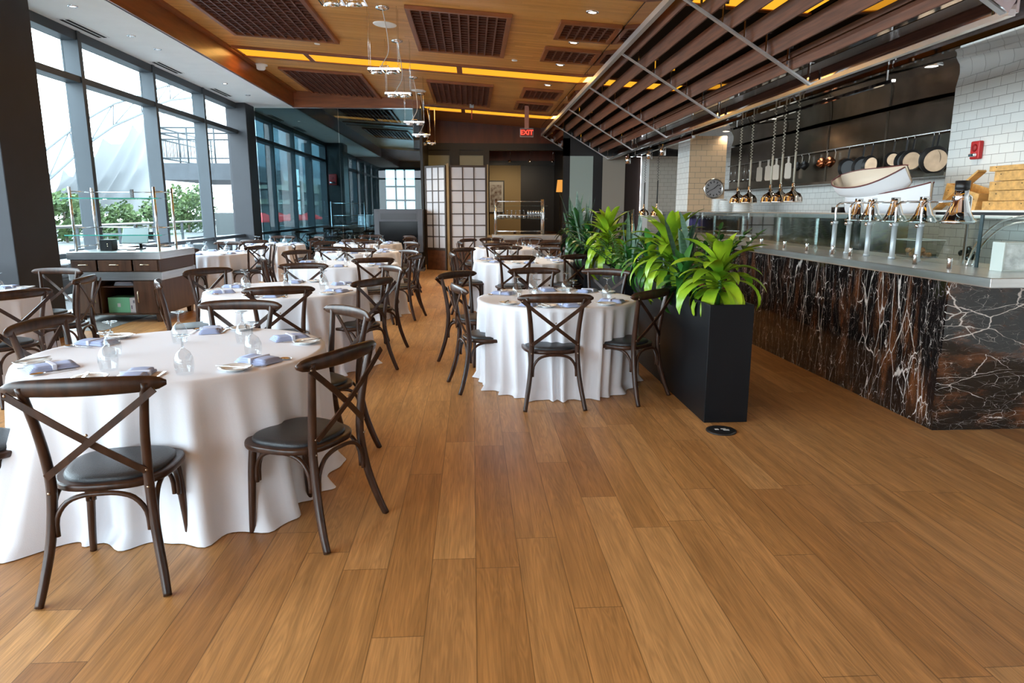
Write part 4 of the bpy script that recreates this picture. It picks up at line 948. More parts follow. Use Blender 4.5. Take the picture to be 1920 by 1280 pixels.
# ------------------------------------------------------------------ chairs
def make_chair():
    r = E('crossback_chair', (0,0,0), 0, 'x', 'chair', 'dark wooden cross back chairs')
    # seat frame: rounded trapezoid
    def outline(k=1.0, n=40):
        pts = []
        for i in range(n):
            a = 2*PI*i/n; c, s_ = math.cos(a), math.sin(a)
            x = math.copysign(abs(c)**.66, c)*.232; y = math.copysign(abs(s_)**.74, s_)*.218
            x *= (1 + .08*(y/.2)); pts.append((x*k, y*k + .01))
        return pts
    b = MB(); b.prism(outline(), .422, .452, True); b.build('seat_frame', chair_wood, r, bev=.008)
    b = MB(); ring = outline(.86); n = len(ring); vs = []; fs = []
    prof = [(1.0,.450),(1.01,.460),(.97,.470),(.85,.4765),(.55,.481),(.25,.483)]
    for kk, z in prof:
        vs += [(x*kk, .01+(y-.01)*kk, z) for x, y in ring]
    for i in range(len(prof)-1):
        for k2 in range(n): fs.append((i*n+k2, i*n+(k2+1)%n, (i+1)*n+(k2+1)%n, (i+1)*n+k2))
    fs.append(tuple(range((len(prof)-1)*n, len(prof)*n))); b.add(vs, fs, True); b.build('seat_cushion', leather, r)
    for s in (-1, 1):
        b = MB(); pts = spline([(s*.232,-.305,0),(s*.216,-.272,.09),(s*.192,-.232,.24),(s*.177,-.208,.42),(s*.178,-.212,.55),(s*.190,-.232,.70),(s*.214,-.262,.872)], 5)
        m = len(pts); fl = []
        for i in range(m):
            t = i/(m-1); fl.append((.0165+.003*math.sin(PI*t), .0175+.004*math.sin(PI*t)))
        b.tube(pts, 0, 10, flat=fl, up=(0,1,0)); b.build('leg', chair_wood, r)
        b = MB(); b.tube(spline([(s*.205,.160,0),(s*.198,.158,.12),(s*.185,.155,.30),(s*.175,.148,.425)], 4), [.0145+.0045*min(1,i/8) for i in range(13)], 10); b.build('leg', chair_wood, r)
    # top rail: curved in plan, oval section, ends rounded
    pts = []; fl = []; N = 22
    for i in range(N+1):
        t = -1+2*i/N; pts.append((t*.286, -.283+.045*t*t, .868-.006*t*t)); e = max(.0, 1-abs(t)**14); fl.append((.0125*(.55+.45*e)+.002, (.037-.009*t*t)*(.35+.65*e)))
    b = MB(); b.tube(pts, 0, 12, flat=fl); b.build('top_rail', chair_wood, r)
    # crossed straps bolted behind the posts, bowed
    for s in (-1, 1):
        pts = []
        for i in range(15):
            t = i/14; x = s*(.256-.432*t); z = .850-.345*t
            y = -.291 + .058*t + (-.018)*math.sin(PI*t) - (.004 if s > 0 else -.004)
            pts.append((x, y, z))
        b = MB(); b.strip(pts, .027, .007, (0,1,0)); b.build('cross_brace', chair_wood, r)
    b = MB()
    Mx = Matrix.Rotation(PI/2, 3, 'X')
    for p in ((.252,-.290,.848),(-.252,-.290,.848),(0,-.284,.680),(.178,-.230,.508),(-.178,-.230,.508),(.178,-.229,.436),(-.178,-.229,.436)):
        b = MB(); b.lathe([(.0065,0),(.005,.003),(.0001,.004)], 8, p, Mx); b.build('rivet', rivet_m, r)
    # bentwood arches under the seat
    def arch(a, c, z0=.255):
        a = Vector(a); c = Vector(c); d = c - a
        pts = [a+Vector((0,0,z0)), a+d*.02+Vector((0,0,z0+.08)), a+d*.14+Vector((0,0,z0+.14)), a+d*.32+Vector((0,0,z0+.163)), a+d*.5+Vector((0,0,z0+.166)), a+d*.68+Vector((0,0,z0+.163)), a+d*.86+Vector((0,0,z0+.14)), a+d*.98+Vector((0,0,z0+.08)), c+Vector((0,0,z0))]
        b = MB(); b.tube(spline(pts, 3), .0105, 8); b.build('stretcher', chair_wood, r)
    arch((-.168,-.224,0), (.168,-.224,0)); arch((-.166,.132,0), (.166,.132,0)); arch((-.188,-.195,0), (-.187,.125,0)); arch((.188,-.195,0), (.187,.125,0))
    return r
chair0 = make_chair(); chair_used = [False]
CG = 'dark wooden cross back chairs'
def chair(rx, ry, face, label, grp=CG):
    """rx, ry: centre of the top rail on plan; face: direction the sitter looks, degrees"""
    a = math.radians(face); x = rx + math.cos(a)*.26; y = ry + math.sin(a)*.26; rz = a - PI/2
    if not chair_used[0]:
        chair_used[0] = True; chair0.location = (x, y, 0); chair0.rotation_euler[2] = rz; chair0['label'] = label; chair0['group'] = grp; return chair0
    return dup(chair0, (x, y, 0), rz, label, grp)

# ------------------------------------------------------------------ table settings
TZ = .75
def seg_name(a):
    return ['right side','far right','far side','far left','left side','near left','near side','near right'][int(((a+22.5)%360)//45)]
def proto_napkin():
    r = E('folded_napkin', (0,0,0), 0, 'x', 'napkin', 'g'); b = MB(); rn = random.Random(3)
    for i in range(4):
        w = .062-.004*i; L = .105-.006*i; z = .0055*i; dx = .004*(i%2); nx, ny = 6, 8; 
        vs = []; fs = []
        for top in (0, 1):
            for iy in range(ny+1):
                for ix in range(nx+1):
                    u = -1+2*ix/nx; v = -1+2*iy/ny
                    vs.append((u*w+dx, v*L, z + (.0055 if top else .0) + (.0035*(1-u*u)*(i/3) if top else 0) + .001*math.sin(5*v+i)))
        q = (nx+1)*(ny+1)
        for iy in range(ny):
            for ix in range(nx):
                a = iy*(nx+1)+ix; fs.append((q+a, q+a+1, q+a+nx+2, q+a+nx+1))
        for iy in range(ny): a = iy*(nx+1); fs.append((a, q+a, q+a+nx+1, a+nx+1)); a += nx; fs.append((a, a+nx+1, q+a+nx+1, q+a))
        for ix in range(nx): a = ix; fs.append((a, a+1, q+a+1, q+a)); a = ny*(nx+1)+ix; fs.append((a, q+a, q+a+1, a+1))
        b.add(vs, fs, True)
    b.build('cloth', nap_blue, r)
    b = MB(); b.box(-.065,-.012,.0,.067,.008,.0285); b.build('band', nap_lite, r, bev=.003); return r
def proto_plate():
    r = E('bread_plate', (0,0,0), 0, 'x', 'plate', 'g')
    b = MB(); b.lathe([(.0001,.004),(.045,.004),(.052,.007),(.078,.014),(.080,.0165),(.076,.0175),(.050,.0105),(.044,.0075),(.0001,.0075)], 32); b.build('plate_body', china, r)
    b = MB(); b.lathe([(.044,.0),(.047,.004),(.042,.005),(.041,0)], 28); b.build('foot_ring', china, r); return r
def proto_knife():
    b = MB(); b.prism([(-.0075,-.09),(.0075,-.09),(.007,-.01),(.004,.0),(.009,.02),(.010,.07),(.004,.09),(-.004,.085),(-.005,.0),(-.007,-.01)], 0, .003); return b.build('butter_knife', flat_metal, bev=.0008)
def proto_fork():
    r = E('dinner_fork', (0,0,0), 0, 'x', 'fork', 'g')
    b = MB(); b.prism([(-.008,-.10),(.008,-.10),(.0035,-.0),(.005,.025),(.0125,.04),(.0125,.055),(-.0125,.055),(-.0125,.04),(-.005,.025),(-.0035,0)], .001, .0035); b.build('handle', flat_metal, r)
    b = MB()
    for k2 in range(4): x = -.0108+.0072*k2; b.bar((x,.054,.002),(x,.10,.006),.003,.002)
    b.build('tines', flat_metal, r); return r
def proto_spoon():
    r = E('soup_spoon', (0,0,0), 0, 'x', 'spoon', 'g')
    b = MB(); b.prism([(-.007,-.10),(.007,-.10),(.003,.03),(-.003,.03)], .001, .0035); b.build('handle', flat_metal, r)
    b = MB(); vs = []; fs = []; n = 16
    for i, (k2, z) in enumerate(((1.0,.006),(.8,.001),(.4,-.002+.003),(.01,.0))):
        for j in range(n): a = 2*PI*j/n; vs.append((.021*k2*math.cos(a), .06+.033*k2*math.sin(a), z))
    for i in range(3):
        for j in range(n): fs.append((i*n+j, i*n+(j+1)%n, (i+1)*n+(j+1)%n, (i+1)*n+j))
    b.add(vs, fs, True); b.build('bowl', flat_metal, r); return r
def proto_glass():
    r = E('upturned_goblet', (0,0,0), 0, 'x', 'glass', 'g')
    b = MB(); b.lathe([(.038,.0),(.0425,.025),(.045,.05),(.042,.078),(.030,.104),(.014,.118),(.0065,.126)], 24); b.f = [f for f in b.f if len(f) == 4]; b.mi = b.mi[:len(b.f)]; b.sm = [True]*len(b.f); b.build('bowl', goblet_glass, r)
    b = MB(); b.lathe([(.0065,.126),(.0055,.135),(.0045,.152),(.0055,.168),(.012,.176)], 14); b.build('stem', goblet_stem, r)
    b = MB(); b.lathe([(.0001,.1785),(.012,.176),(.034,.1815),(.0355,.184),(.034,.186),(.0001,.1835)], 28); b.build('foot', goblet_stem, r); return r
goblet_stem = thin_glass('thick goblet glass', (.80,.83,.85), 1.0, .02, 1.9)
protos = {}
def place(kind, maker, x, y, z, rz, label, grp):
    if kind not in protos:
        o = maker(); protos[kind] = o; o.location = (x, y, z); o.rotation_euler = (0,0,rz)
        T(o, label, {'napkin':'napkin','plate':'plate','knife':'knife','fork':'fork','spoon':'spoon','glass':'glass'}[kind], grp); return o
    return dup(protos[kind], (x, y, z), rz, label, grp)
def setting(cx, cy, R, a, tname, near=True, glass=None, full=True):
    """a degrees: where the diner sits around the table"""
    ra = math.radians(a); d = Vector((math.cos(ra), math.sin(ra), 0)); lft = Vector((math.sin(ra), -math.cos(ra), 0))  # diner's left looking inwards
    C = Vector((cx, cy, 0)); sn = seg_name(a); j = rj.uniform
    def pt(r_, l): p = C + d*r_ + lft*l; return p.x, p.y
    rz = ra + PI/2
    x, y = pt(R-.165, .02); place('napkin', proto_napkin, x, y, TZ+.0035, rz+j(-.15,.15), 'folded dusty blue napkin at the %s of %s' % (sn, tname), 'folded blue napkins on the tables')
    x, y = pt(R-.13, .205); place('plate', proto_plate, x, y, TZ+.0025, 0, 'white bread plate at the %s of %s' % (sn, tname), 'white bread plates on the tables')
    if full:
        x2, y2 = pt(R-.13, .225); place('knife', proto_knife, x2, y2, TZ+.0205, rz+.25, 'butter knife at the %s of %s' % (sn, tname), 'butter knives on the bread plates')
        x, y = pt(R-.14, .10); place('fork', proto_fork, x, y, TZ+.003, rz+PI, 'silver fork at the %s of %s' % (sn, tname), 'silver forks on the tables')
        x, y = pt(R-.14, -.085); place('spoon', proto_spoon, x, y, TZ+.003, rz+PI, 'silver spoon at the %s of %s' % (sn, tname), 'silver spoons on the tables')
    if glass is None:
        x, y = pt(R-.36, -.06+j(-.03,.03)); place('glass', proto_glass, x, y, TZ+.003, j(0,6), 'upturned wine goblet at the %s of %s' % (sn, tname), 'upturned goblets on the tables')
rj = random.Random(11)
def cloth(R, seed, hem, z0=.004, nf=15, flare=()):
    rn = random.Random(seed); n = 240; rows = 26; vs = [(0,0,TZ)]; fs = []
    ph = [rn.uniform(0,6.28) for _ in range(6)]; 
    folds = []
    a = rn.uniform(0,.3)
    while a < 2*PI: folds.append((a, rn.uniform(.035,.085), rn.uniform(.3,1.3))); a += rn.uniform(.13,.34)
    def fold(th):
        v = 0
        for c, w, k2 in folds:
            dd = (th-c+PI)%(2*PI)-PI; v += k2*math.exp(-(dd/w)**2)
        return v
    F = [fold(2*PI*i/n) for i in range(n)]; mean = sum(F)/n
    for rr in (.3,.6,.85,.97):
        vs += [(R*rr*math.cos(2*PI*i/n), R*rr*math.sin(2*PI*i/n), TZ) for i in range(n)]
    for j in range(rows+1):
        s = j/rows
        for i in range(n):
            th = 2*PI*i/n
            sk = math.sin(3*th+ph[0])*.5+math.sin(5*th+ph[1])*.3
            th2 = th + .05*s*math.sin(4*th+ph[2])
            env = s**.55; r_ = R + .004 + hem*.30*s + (F[i]-mean)*(.088+.08*hem)*env + .010*env*math.sin(17*th+ph[3]+1.5*s) + .014*s*sk + sum(k2*s**1.2*math.exp(-(((th-math.radians(c)+PI)%(2*PI)-PI)/.2)**2) for c, k2 in flare)
            z = TZ - .006 - (TZ-z0-.006)*s
            if s < .03: r_ = R+.004; z = TZ-.005
            if s > .93:
                q = (s-.93)/.07; r_ += q*(.03+.03*math.sin(7*th+ph[4])*math.sin(3*th+ph[5])); z = max(z0, z - .0)
            vs.append((r_*math.cos(th2), r_*math.sin(th2), z))
    fs = [(0, 1+i, 1+(i+1)%n) for i in range(n)]
    tot = 4+rows+1
    for j in range(tot-1):
        for i in range(n): a = 1+j*n+i; c = 1+j*n+(i+1)%n; fs.append((a, a+n, c+n, c))
    b = MB(); b.add(vs, fs, True); return b
def table(cx, cy, R, tname, angles, seed, hem=.08, glasses=None, full=True, skipglass=()):
    r = E('round_table', (cx, cy, 0), 0, 'round banquet table hidden below its cloth: '+tname, 'table', 'round tables under white cloths')
    b = MB(); b.lathe([(.0001,TZ-.035),(R-.01,TZ-.035),(R-.004,TZ-.02),(R-.01,TZ-.006),(.0001,TZ-.006)], 48); b.build('tabletop', cab_wood, r)
    b = MB(); b.lathe([(.30,0.006),(.28,.03),(.05,.06),(.045,.70),(.2,TZ-.036),(.0001,TZ-.036)], 20); b.build('pedestal', iron, r)
    c = cloth(R, seed, hem, flare=((236,.28),(268,-.03),(292,.05),(313,.15)) if seed == 1 else ((5,.10),) if seed == 6 else ()).build('tablecloth', white_cloth, loc=(cx, cy, 0)); T(c, 'white floor length linen cloth on '+tname, 'tablecloth', 'white round tablecloths')
    for i, a in enumerate(angles): setting(cx, cy, R, a, tname, glass=glasses, full=full)
    if glasses:
        for i, (x, y, lab) in enumerate(glasses): place('glass', proto_glass, x, y, TZ+.003, i, 'upturned wine goblet %s on %s' % (lab, tname), 'upturned goblets on the tables')
n1 = 'the nearest left table'; n2 = 'the second left table'; n3 = 'the third left table'
n4 = 'the fourth left table'; n5 = 'the left table before the fireplace'
m1 = 'the nearest planter side table'; m2 = 'the middle planter side table'; m3 = 'the far planter side table'
w1 = 'the left edge table'; w2 = 'the window table behind the cabinet'; w3 = 'the far window table'
table(-1.62, 3.80, .77, n1, (224,160,97,33,331,276), 1, .0, [(-1.77,3.34,'in front at left'),(-1.92,3.68,'behind the left one'),(-1.71,4.02,'at the back left of centre'),(-1.37,3.24,'in front of centre'),(-1.34,4.0,'at the back right'),(-1.16,3.6,'in front at right')])
table(-1.82, 6.80, .76, n2, (212,165,98,40,335,275), 2, .07)
table(-1.85, 10.05, .76, n3, (225,165,105,40,330,275), 3, .07)
table(-2.12, 12.9, .76, n4, (225,165,105,40,330,275), 4, .07)
table(-2.40, 16.0, .76, n5, (225,165,105,40,330,275), 5, .07)
table(.74, 5.98, .70, m1, (151,242,276,325,52,95), 6, -.12, [(.39,5.98,'at the left'),(.54,5.74,'in front, left of centre'),(.56,6.30,'at the back left'),(.87,6.33,'at the back right'),(.84,5.67,'in front of centre'),(1.16,5.84,'at the right')])
table(.79, 10.5, .76, m2, (225,165,105,40,330,275), 7, .07)
table(.80, 14.1, .76, m3, (225,165,105,40,330,275), 8, .07)
table(-4.78, 6.45, .76, w1, (20,75,335,285), 9, .07)
table(-4.72, 12.6, .72, w2, (225,165,105,40,330,275), 10, .07)
table(-4.45, 15.6, .70, w3, (225,165,105,40,330,275), 12, .07)
CD = 'dark wooden cross back chair '
C_ = [(-1.47,2.58,98,'in the left foreground at '+n1), (-.60,3.10,153,'seat in full view, right of '+n1), (-.80,4.42,220,'with a shining rail, far right of '+n1),
 (-1.61,4.80,268,'at the back of '+n1), (-2.50,4.03,-6,'at the left of '+n1), (-2.53,2.95,42,'cut by the left edge, beside '+n1),
 (-1.59,5.68,106,'turned away in front of '+n2), (-.90,6.30,146,'right of '+n2+', facing away'), (-.90,7.72,214,'far right of '+n2), (-1.98,8.15,276,'at the back of '+n2),
 (-2.84,7.50,-38,'far left of '+n2), (-2.80,6.25,24,'seen almost edge on, left of '+n2),
 (-1.33,9.12,112,'in front of '+n3), (-2.76,9.50,20,'left of '+n3), (-2.66,10.75,-38,'far left of '+n3), (-1.84,11.3,270,'at the back of '+n3), (-1.0,10.75,218,'far right of '+n3), (-.80,9.65,165,'at the aisle side of '+n3),
 (-2.35,11.75,95,'in front of '+n4), (-1.10,12.5,165,'at the aisle side of '+n4), (-1.25,13.5,215,'far right of '+n4), (-3.1,12.5,15,'left of '+n4), (-2.9,13.7,-40,'far left of '+n4), (-2.1,14.1,270,'at the back of '+n4),
 (-2.5,14.85,92,'in front of '+n5), (-1.4,15.5,155,'aisle side of '+n5), (-1.5,16.7,215,'far right of '+n5), (-3.35,15.5,20,'left of '+n5), (-2.5,17.1,272,'at the back of '+n5),
 (.62,5.05,90,'squarely turned away, before '+m1), (1.42,5.28,134,'touching the nearest planter, right of '+m1), (-.13,5.75,14,'left of '+m1), (-.17,6.95,-42,'far left of '+m1), (.66,7.35,290-18,'at the back of '+m1), (1.42,7.15,238,'far right of '+m1+', by the planters'),
 (.60,9.45,96,'in front of '+m2), (1.42,9.65,118,'near right of '+m2), (-.22,10.2,8,'left of '+m2), (-.15,11.3,-40,'far left of '+m2), (.58,11.85,278,'at the back of '+m2), (1.32,11.6,245,'far right of '+m2),
 (.5,13.1,85,'in front of '+m3), (1.42,13.3,120,'near right of '+m3), (-.25,13.6,10,'left of '+m3), (-.1,14.8,-40,'far left of '+m3), (.42,15.3,288,'at the back of '+m3), (1.3,15.3,245,'far right of '+m3),
 (-3.56,5.52,152,'at the near right of '+w1), (-4.45,7.62,262,'with pale shining rail behind '+w1), (-3.66,6.70,189,'seen from the side, right of '+w1),
 (-4.72,11.45,88,'in front of '+w2), (-3.75,12.15,155,'near right of '+w2), (-3.75,13.2,205,'far right of '+w2), (-4.75,13.75,268,'at the back of '+w2), (-5.3,11.9,45,'near left of '+w2),
 (-4.5,14.5,92,'in front of '+w3), (-3.5,15.3,165,'at the aisle side of '+w3), (-3.55,16.3,215,'far right of '+w3), (-4.5,16.75,270,'at the back of '+w3)]
TC = {n3:(-1.85,10.05,.76), n4:(-2.12,12.9,.76), n5:(-2.40,16.0,.76), m3:(.80,14.1,.76), m2:(.79,10.5,.76), w1:(-4.78,6.45,.76), w2:(-4.72,12.6,.72), w3:(-4.45,15.6,.70)}
for x, y, a, lab in C_:
    for tn, (tx, ty, tr) in TC.items():
        if lab.endswith(tn):
            dd = math.hypot(x-tx, y-ty)
            if dd < tr+.38: x = tx+(x-tx)/dd*(tr+.38); y = ty+(y-ty)/dd*(tr+.38)
    chair(x, y, a, CD+lab)
# dim tables behind the glass partition
for i, (x, y, s) in enumerate(((-4.3,20.2,21),(-2.4,20.6,22),(-4.2,23.6,23),(-2.4,24.0,24),(-3.2,27.6,25))):
    tn = ['the left front','the right front','the left middle','the right middle','the farthest'][i]+' table behind the glass partition'
    r = E('bistro_table', (x, y, 0), 0, 'dark bare bistro table, '+tn, 'table', 'dark tables behind the glass')
    b = MB(); b.lathe([(.0001,.72),(.5,.72),(.5,.75),(.0001,.75)], 28); b.build('tabletop', iron, r); b = MB(); b.lathe([(.3,0),(.28,.03),(.04,.05),(.04,.719),(.0001,.719)], 16); b.build('pedestal', iron, r)
    for a in (30, 150, 270):
        ra = math.radians(a); chair(x+math.cos(ra)*.82, y+math.sin(ra)*.82, a+180, 'dim chair at the %s of %s' % (seg_name(a), tn), 'dim chairs behind the glass partition')
    for a in (80, 200, 320):
        ra = math.radians(a); place('glass', proto_glass, x+math.cos(ra)*.25, y+math.sin(ra)*.25, .75, 0, 'upturned goblet at the %s of %s' % (seg_name(a), tn), 'dim goblets behind the glass')
b = cloth(.6, 31, .12); o = b.build('tablecloth', white_cloth, loc=(-4.35, 30.2, 0)); o.scale = (.9,.9,1.72); T(o, 'white cloth draped on a distant buffet table behind the glass', 'tablecloth')

r = E('glass_shelf_rack', (-4.9, 24.6, 0), 0, 'dim steel tube rack standing behind the glass partition', 'shelf rack')
for x in (0, 1.15):
    b = MB(); b.tube([(x,0,0),(x,0,1.78)], .03, 8); b.build('post', steel_lt, r)
for z in (.95, 1.3, 1.72):
    b = MB(); b.tube([(0,0,z),(1.15,0,z)], .015, 6); b.build('rail', steel_lt, r)
b = MB(); b.box(-.05,.03,0,1.2,.5,.9); b.build('cabinet_body', cab_wood, r)
# ------------------------------------------------------------------ service cabinet by the window
r = E('service_cabinet', (-5.42, 9.5, 0), 0, 'dark wood service cabinet with steel bands and three drawers by the window', 'cabinet')
w = 1.22; D = 1.15
b = MB(); b.box(.03,.02,.10,w-.03,D,.12); b.box(.03,.02,.12,.05,D,.87); b.box(w-.05,.02,.12,w-.03,D,.87); b.box(.05,D-.02,.12,w-.05,D,.87); b.box(.05,.02,.66,w-.05,D-.02,.70)
b.box(.36,.02,.12,.38,D-.02,.57); b.box(.82,.02,.12,.84,D-.02,.57); b.box(.05,.02,.57,w-.05,D-.02,.59); b.build('carcass', cab_wood, r, bev=.003)
b = MB(); b.box(0,0,.855,w,D+.02,.955); b.build('steel_top', steel, r, bev=.004)
b = MB(); b.box(.0,.0,.575,w,.02,.685); b.box(w-.02,.02,.575,w,D,.685); b.build('steel_band', steel, r, bev=.003)
b = MB(); b.box(w-.03,.02,.69,w-.018,D,.85); b.build('side_panel', M('plum grey side panel', (.10,.075,.08), .5), r)
b = MB(); b.box(.38,.05,.475,.82,D-.1,.49); b.build('shelf', cab_wood, r)
b = MB(); b.box(.38,.9,.12,.82,.92,.57); b.build('niche_back', black_in, r)
for i, (xa, xb) in enumerate(((.05,.37),(.395,.83),(.855,1.17))):
    b = MB(); b.box(xa,.0,.70,xb,.02,.845); q = b.build('drawer', cab_wood, r, bev=.004)
    xm = (xa+xb)/2; b = MB(); b.tube(spline([(xm-.06,-.0,.785),(xm-.05,-.025,.785),(xm+.05,-.025,.785),(xm+.06,0,.785)], 4), .006, 6); b.build('handle', brass_m, q)
for xa, xb, hx in ((.05,.355,.32),(.845,1.17,.89)):
    b = MB(); b.box(xa,.0,.125,xb,.02,.565); q = b.build('door', cab_wood, r, bev=.004)
    b = MB(); b.tube(spline([(hx,0,.27),(hx,-.025,.285),(hx,-.03,.35),(hx,-.025,.415),(hx,0,.43)], 4), .007, 6); b.build('handle', brass_m, q)
for x, y in ((.08,.07),(w-.1,.07),(.08,D-.08),(w-.1,D-.08)):
    b = MB(); b.prism([(x-.04,y-.04),(x+.04,y-.04),(x+.04,y+.04),(x-.04,y+.04)], .0, .10); b.v = [(vx+(x-vx)*.3*(1 if vz < .05 else 0), vy, vz) for vx, vy, vz in b.v]; b.build('leg', cab_wood, r)
r = E('green_carton', (-4.80, 9.60, .121), 0, 'mint green carton with a white end inside the cabinet niche', 'carton')
b = MB(); b.box(-.20,0,0,.09,.26,.21); b.build('carton_body', green_box, r, bev=.004); b = MB(); b.box(.09,0,0,.175,.26,.205); b.build('carton_end', carton_w, r, bev=.004)
b = MB(); b.box(-.075,-.002,.08,-.035,-.0005,.13); b.build('label_patch', carton_w, r)
b = MB(); b.box(.135,-.002,.13,.155,-.0005,.17); b.box(.105,-.002,.05,.12,-.0005,.10); b.build('printed_mark', M('carton print', (.2,.2,.25), .6), r)
r = E('folded_linen_pile', (-4.78, 9.62, .4905), 0, 'small pile of blue and white linen on the cabinet shelf', 'linen')
b = MB()
for i in range(3): b.box(-.13+.01*i,0,.018*i,.14-.015*i,.2,.018*i+.015)
b.build('linen', [nap_lite], r, bev=.005)
# tube rack with glass shelves on top
r = E('glass_shelf_rack', (-5.42, 9.5, .956), 0, 'steel tube rack with two glass shelves standing on the service cabinet', 'shelf rack')
for x, y in ((.03,.20),(1.13,.20),(.03,.75),(1.13,.75)):
    b = MB(); b.tube([(x,y,0),(x,y,.86)], .018, 12); b.build('post', steel_lt, r)
for z in (.80, .31):
    b = MB(); b.box(-.06,.125,z-.10,1.22,.83,z-.088); b.build('glass_shelf', green_glass, r); b = MB(); b.box(-.06,.118,z-.10,1.22,.125,z-.086); b.build('shelf_edge', green_edge, r)
for z in (.80, .31, .06):
    b = MB()
    for x in (.03, 1.13): b.tube([(x,.20,z),(x,.75,z)], .008, 6)
    b.tube([(.03,.75,z),(1.13,.75,z)], .008, 6)
    if z > .1: b.box(.565,.73,z-.088,.60,.77,z+.04)
    b.build('rail', steel_lt, r)
# till
r = E('till_screen', (-4.80, 10.15, .956), math.radians(12), 'pale touch screen till tilted on the service cabinet', 'till screen')
Mx = Matrix.Rotation(math.radians(-38), 3, 'X')
b = MB(); b.obox((0,.0,.19), .17, .012, .13, Mx); b.build('screen', M('pale screen back', (.50,.58,.60), .3), r, bev=.006)
b = MB(); b.box(.0,-.08,0,.1,.10,.02); b.tube([(.05,.02,.02),(.04,.03,.16)], .022, 8); b.build('stand', black_plastic, r)
b = MB(); b.obox((.20,0,.19), .03, .03, .05, Mx); b.build('card_reader', black_plastic, r, bev=.005)
r = E('receipt_printer', (-5.16, 9.85, .956), 0, 'black box printer on the cabinet beside the rack post', 'printer')
b = MB(); b.box(0,0,0,.17,.16,.15); b.build('body', black_plastic, r, bev=.008); b = MB()
for z in (.06,.09): b.lathe([(.006,0),(.0001,.003)], 8, (.11,-.0,z), Matrix.Rotation(PI/2, 3, 'X'))
b.build('indicator', brass_m, r)
b = MB(); b.tube(spline([(-4.98,10.0,.962),(-4.93,9.9,.964),(-4.84,9.95,.964),(-4.8,9.88,.962),(-4.72,9.95,.962)], 6), .008, 6); T(b.build('black_cable', black_plastic), 'black cable looping between printer and till', 'cable')
# ------------------------------------------------------------------ fireplace
r = E('fireplace_unit', (-2.42, 17.2, 0), 0, 'grey metal framed glass fireplace on a black plinth', 'fireplace')
mg = M('fireplace grey metal', (.085,.088,.10), .4, metal=.3)
b = MB(); b.box(.04,.03,.05,1.17,.52,.47); b.build('plinth', black_paint, r); b = MB(); b.box(0,-.05,0,1.22,.55,.05); b.build('base_slab', M('grey stone slab', (.12,.12,.13), .5), r)
b = MB(); b.box(.02,.0,.47,.14,.52,1.52); b.box(1.08,.0,.47,1.20,.52,1.52); b.box(.14,.0,1.22,1.08,.52,1.52); b.box(.14,0,.47,1.08,.52,.55); b.build('surround', mg, r, bev=.005)
b = MB(); b.box(.17,-.006,1.27,1.05,.0,1.42); b.build('upper_louvre', M('louvre black', (.03,.03,.035), .3), r)
b = MB(); b.box(.14,.02,.55,1.08,.03,1.22); b.build('front_glass', M('dark fireplace glass', (.008,.008,.009), .12, spec=.12), r)
# ------------------------------------------------------------------ shoji screen
def shoji(name, a, c, label, cols, last=False):
    a = Vector(a); c = Vector(c); L = (c-a).length; rz = math.atan2(c.y-a.y, c.x-a.x)
    r = E(name, (a.x, a.y, 0), rz, label, 'folding screen', 'shoji screen leaves'); H = 2.58
    b = MB(); b.box(0,-.02,0,.04,.02,H); b.box(L-.04,-.02,0,L,.02,H); b.box(.04,-.02,H-.05,L-.04,.02,H); b.box(.04,-.02,.50,L-.04,.02,.56); b.build('frame', shoji_w, r, bev=.003)
    b = MB(); b.box(.04,-.01,.0,L-.04,.01,.50); b.build('base_panel', shoji_b, r)
    b = MB(); b.box(.04,.0,.56,L-.04,.004,H-.05); b.build('paper', shoji_p, r)
    b = MB()
    for i in range(1, cols): x = .04+(L-.08)*i/cols; b.box(x-.012,-.013,.56,x+.012,-.001,H-.05)
    for j in range(1, 7): z = .56+(H-.61)*j/7; b.box(.04,-.012,z-.012,L-.04,-.001,z+.012)
    b.build('lattice', shoji_w, r)
shoji('shoji_leaf', (-1.17,17.72,0), (-.64,17.32,0), 'narrow angled leaf of the white shoji screen', 3)
shoji('shoji_leaf', (-.545,17.32,0), (.37,17.4,0), 'wide front leaf of the white shoji screen', 3)
b = MB(); b.box(-.62,17.27,0,-.56,17.35,2.62); T(b.build('gilt_hinge_post', bamboo), 'slim gilt wooden post between the two shoji leaves', 'post')
b = MB(); b.box(.38,17.36,0,.41,17.44,2.6); T(b.build('gilt_edge_post', bamboo), 'slim gilt post at the right end of the shoji screen', 'post')
# ------------------------------------------------------------------ far service station with glasses
r = E('glassware_station', (.56, 16.4, 0), 0, 'far service station with steel tube shelves of glassware', 'shelf rack')
b = MB(); b.box(-.05,-.05,.0,1.5,.5,.80); b.build('cabinet_body', cab_wood, r); b = MB(); b.box(-.08,-.08,.80,1.53,.53,.92); b.build('steel_top', steel, r, bev=.004)
for x in (.0, 1.13):
    b = MB(); b.tube([(x,.0,.92),(x,0,1.75)], .026, 10); b.tube([(x,.35,.92),(x,.35,1.75)], .026, 10); b.build('post', steel_lt, r)
for z in (1.60, 1.30):
    b = MB(); b.box(-.05,-.06,z-.012,1.22,.42,z); b.build('glass_shelf', green_glass, r)
b = MB()
for z in (1.70,1.38,1.0): b.tube([(0,.0,z),(1.13,0,z)], .01, 6); b.tube([(0,.35,z),(1.13,.35,z)], .01, 6)
b.build('rail', steel_lt, r)
gl2 = thin_glass('far stemware glass', (.62,.65,.66), 1.0, .2, 3.2)
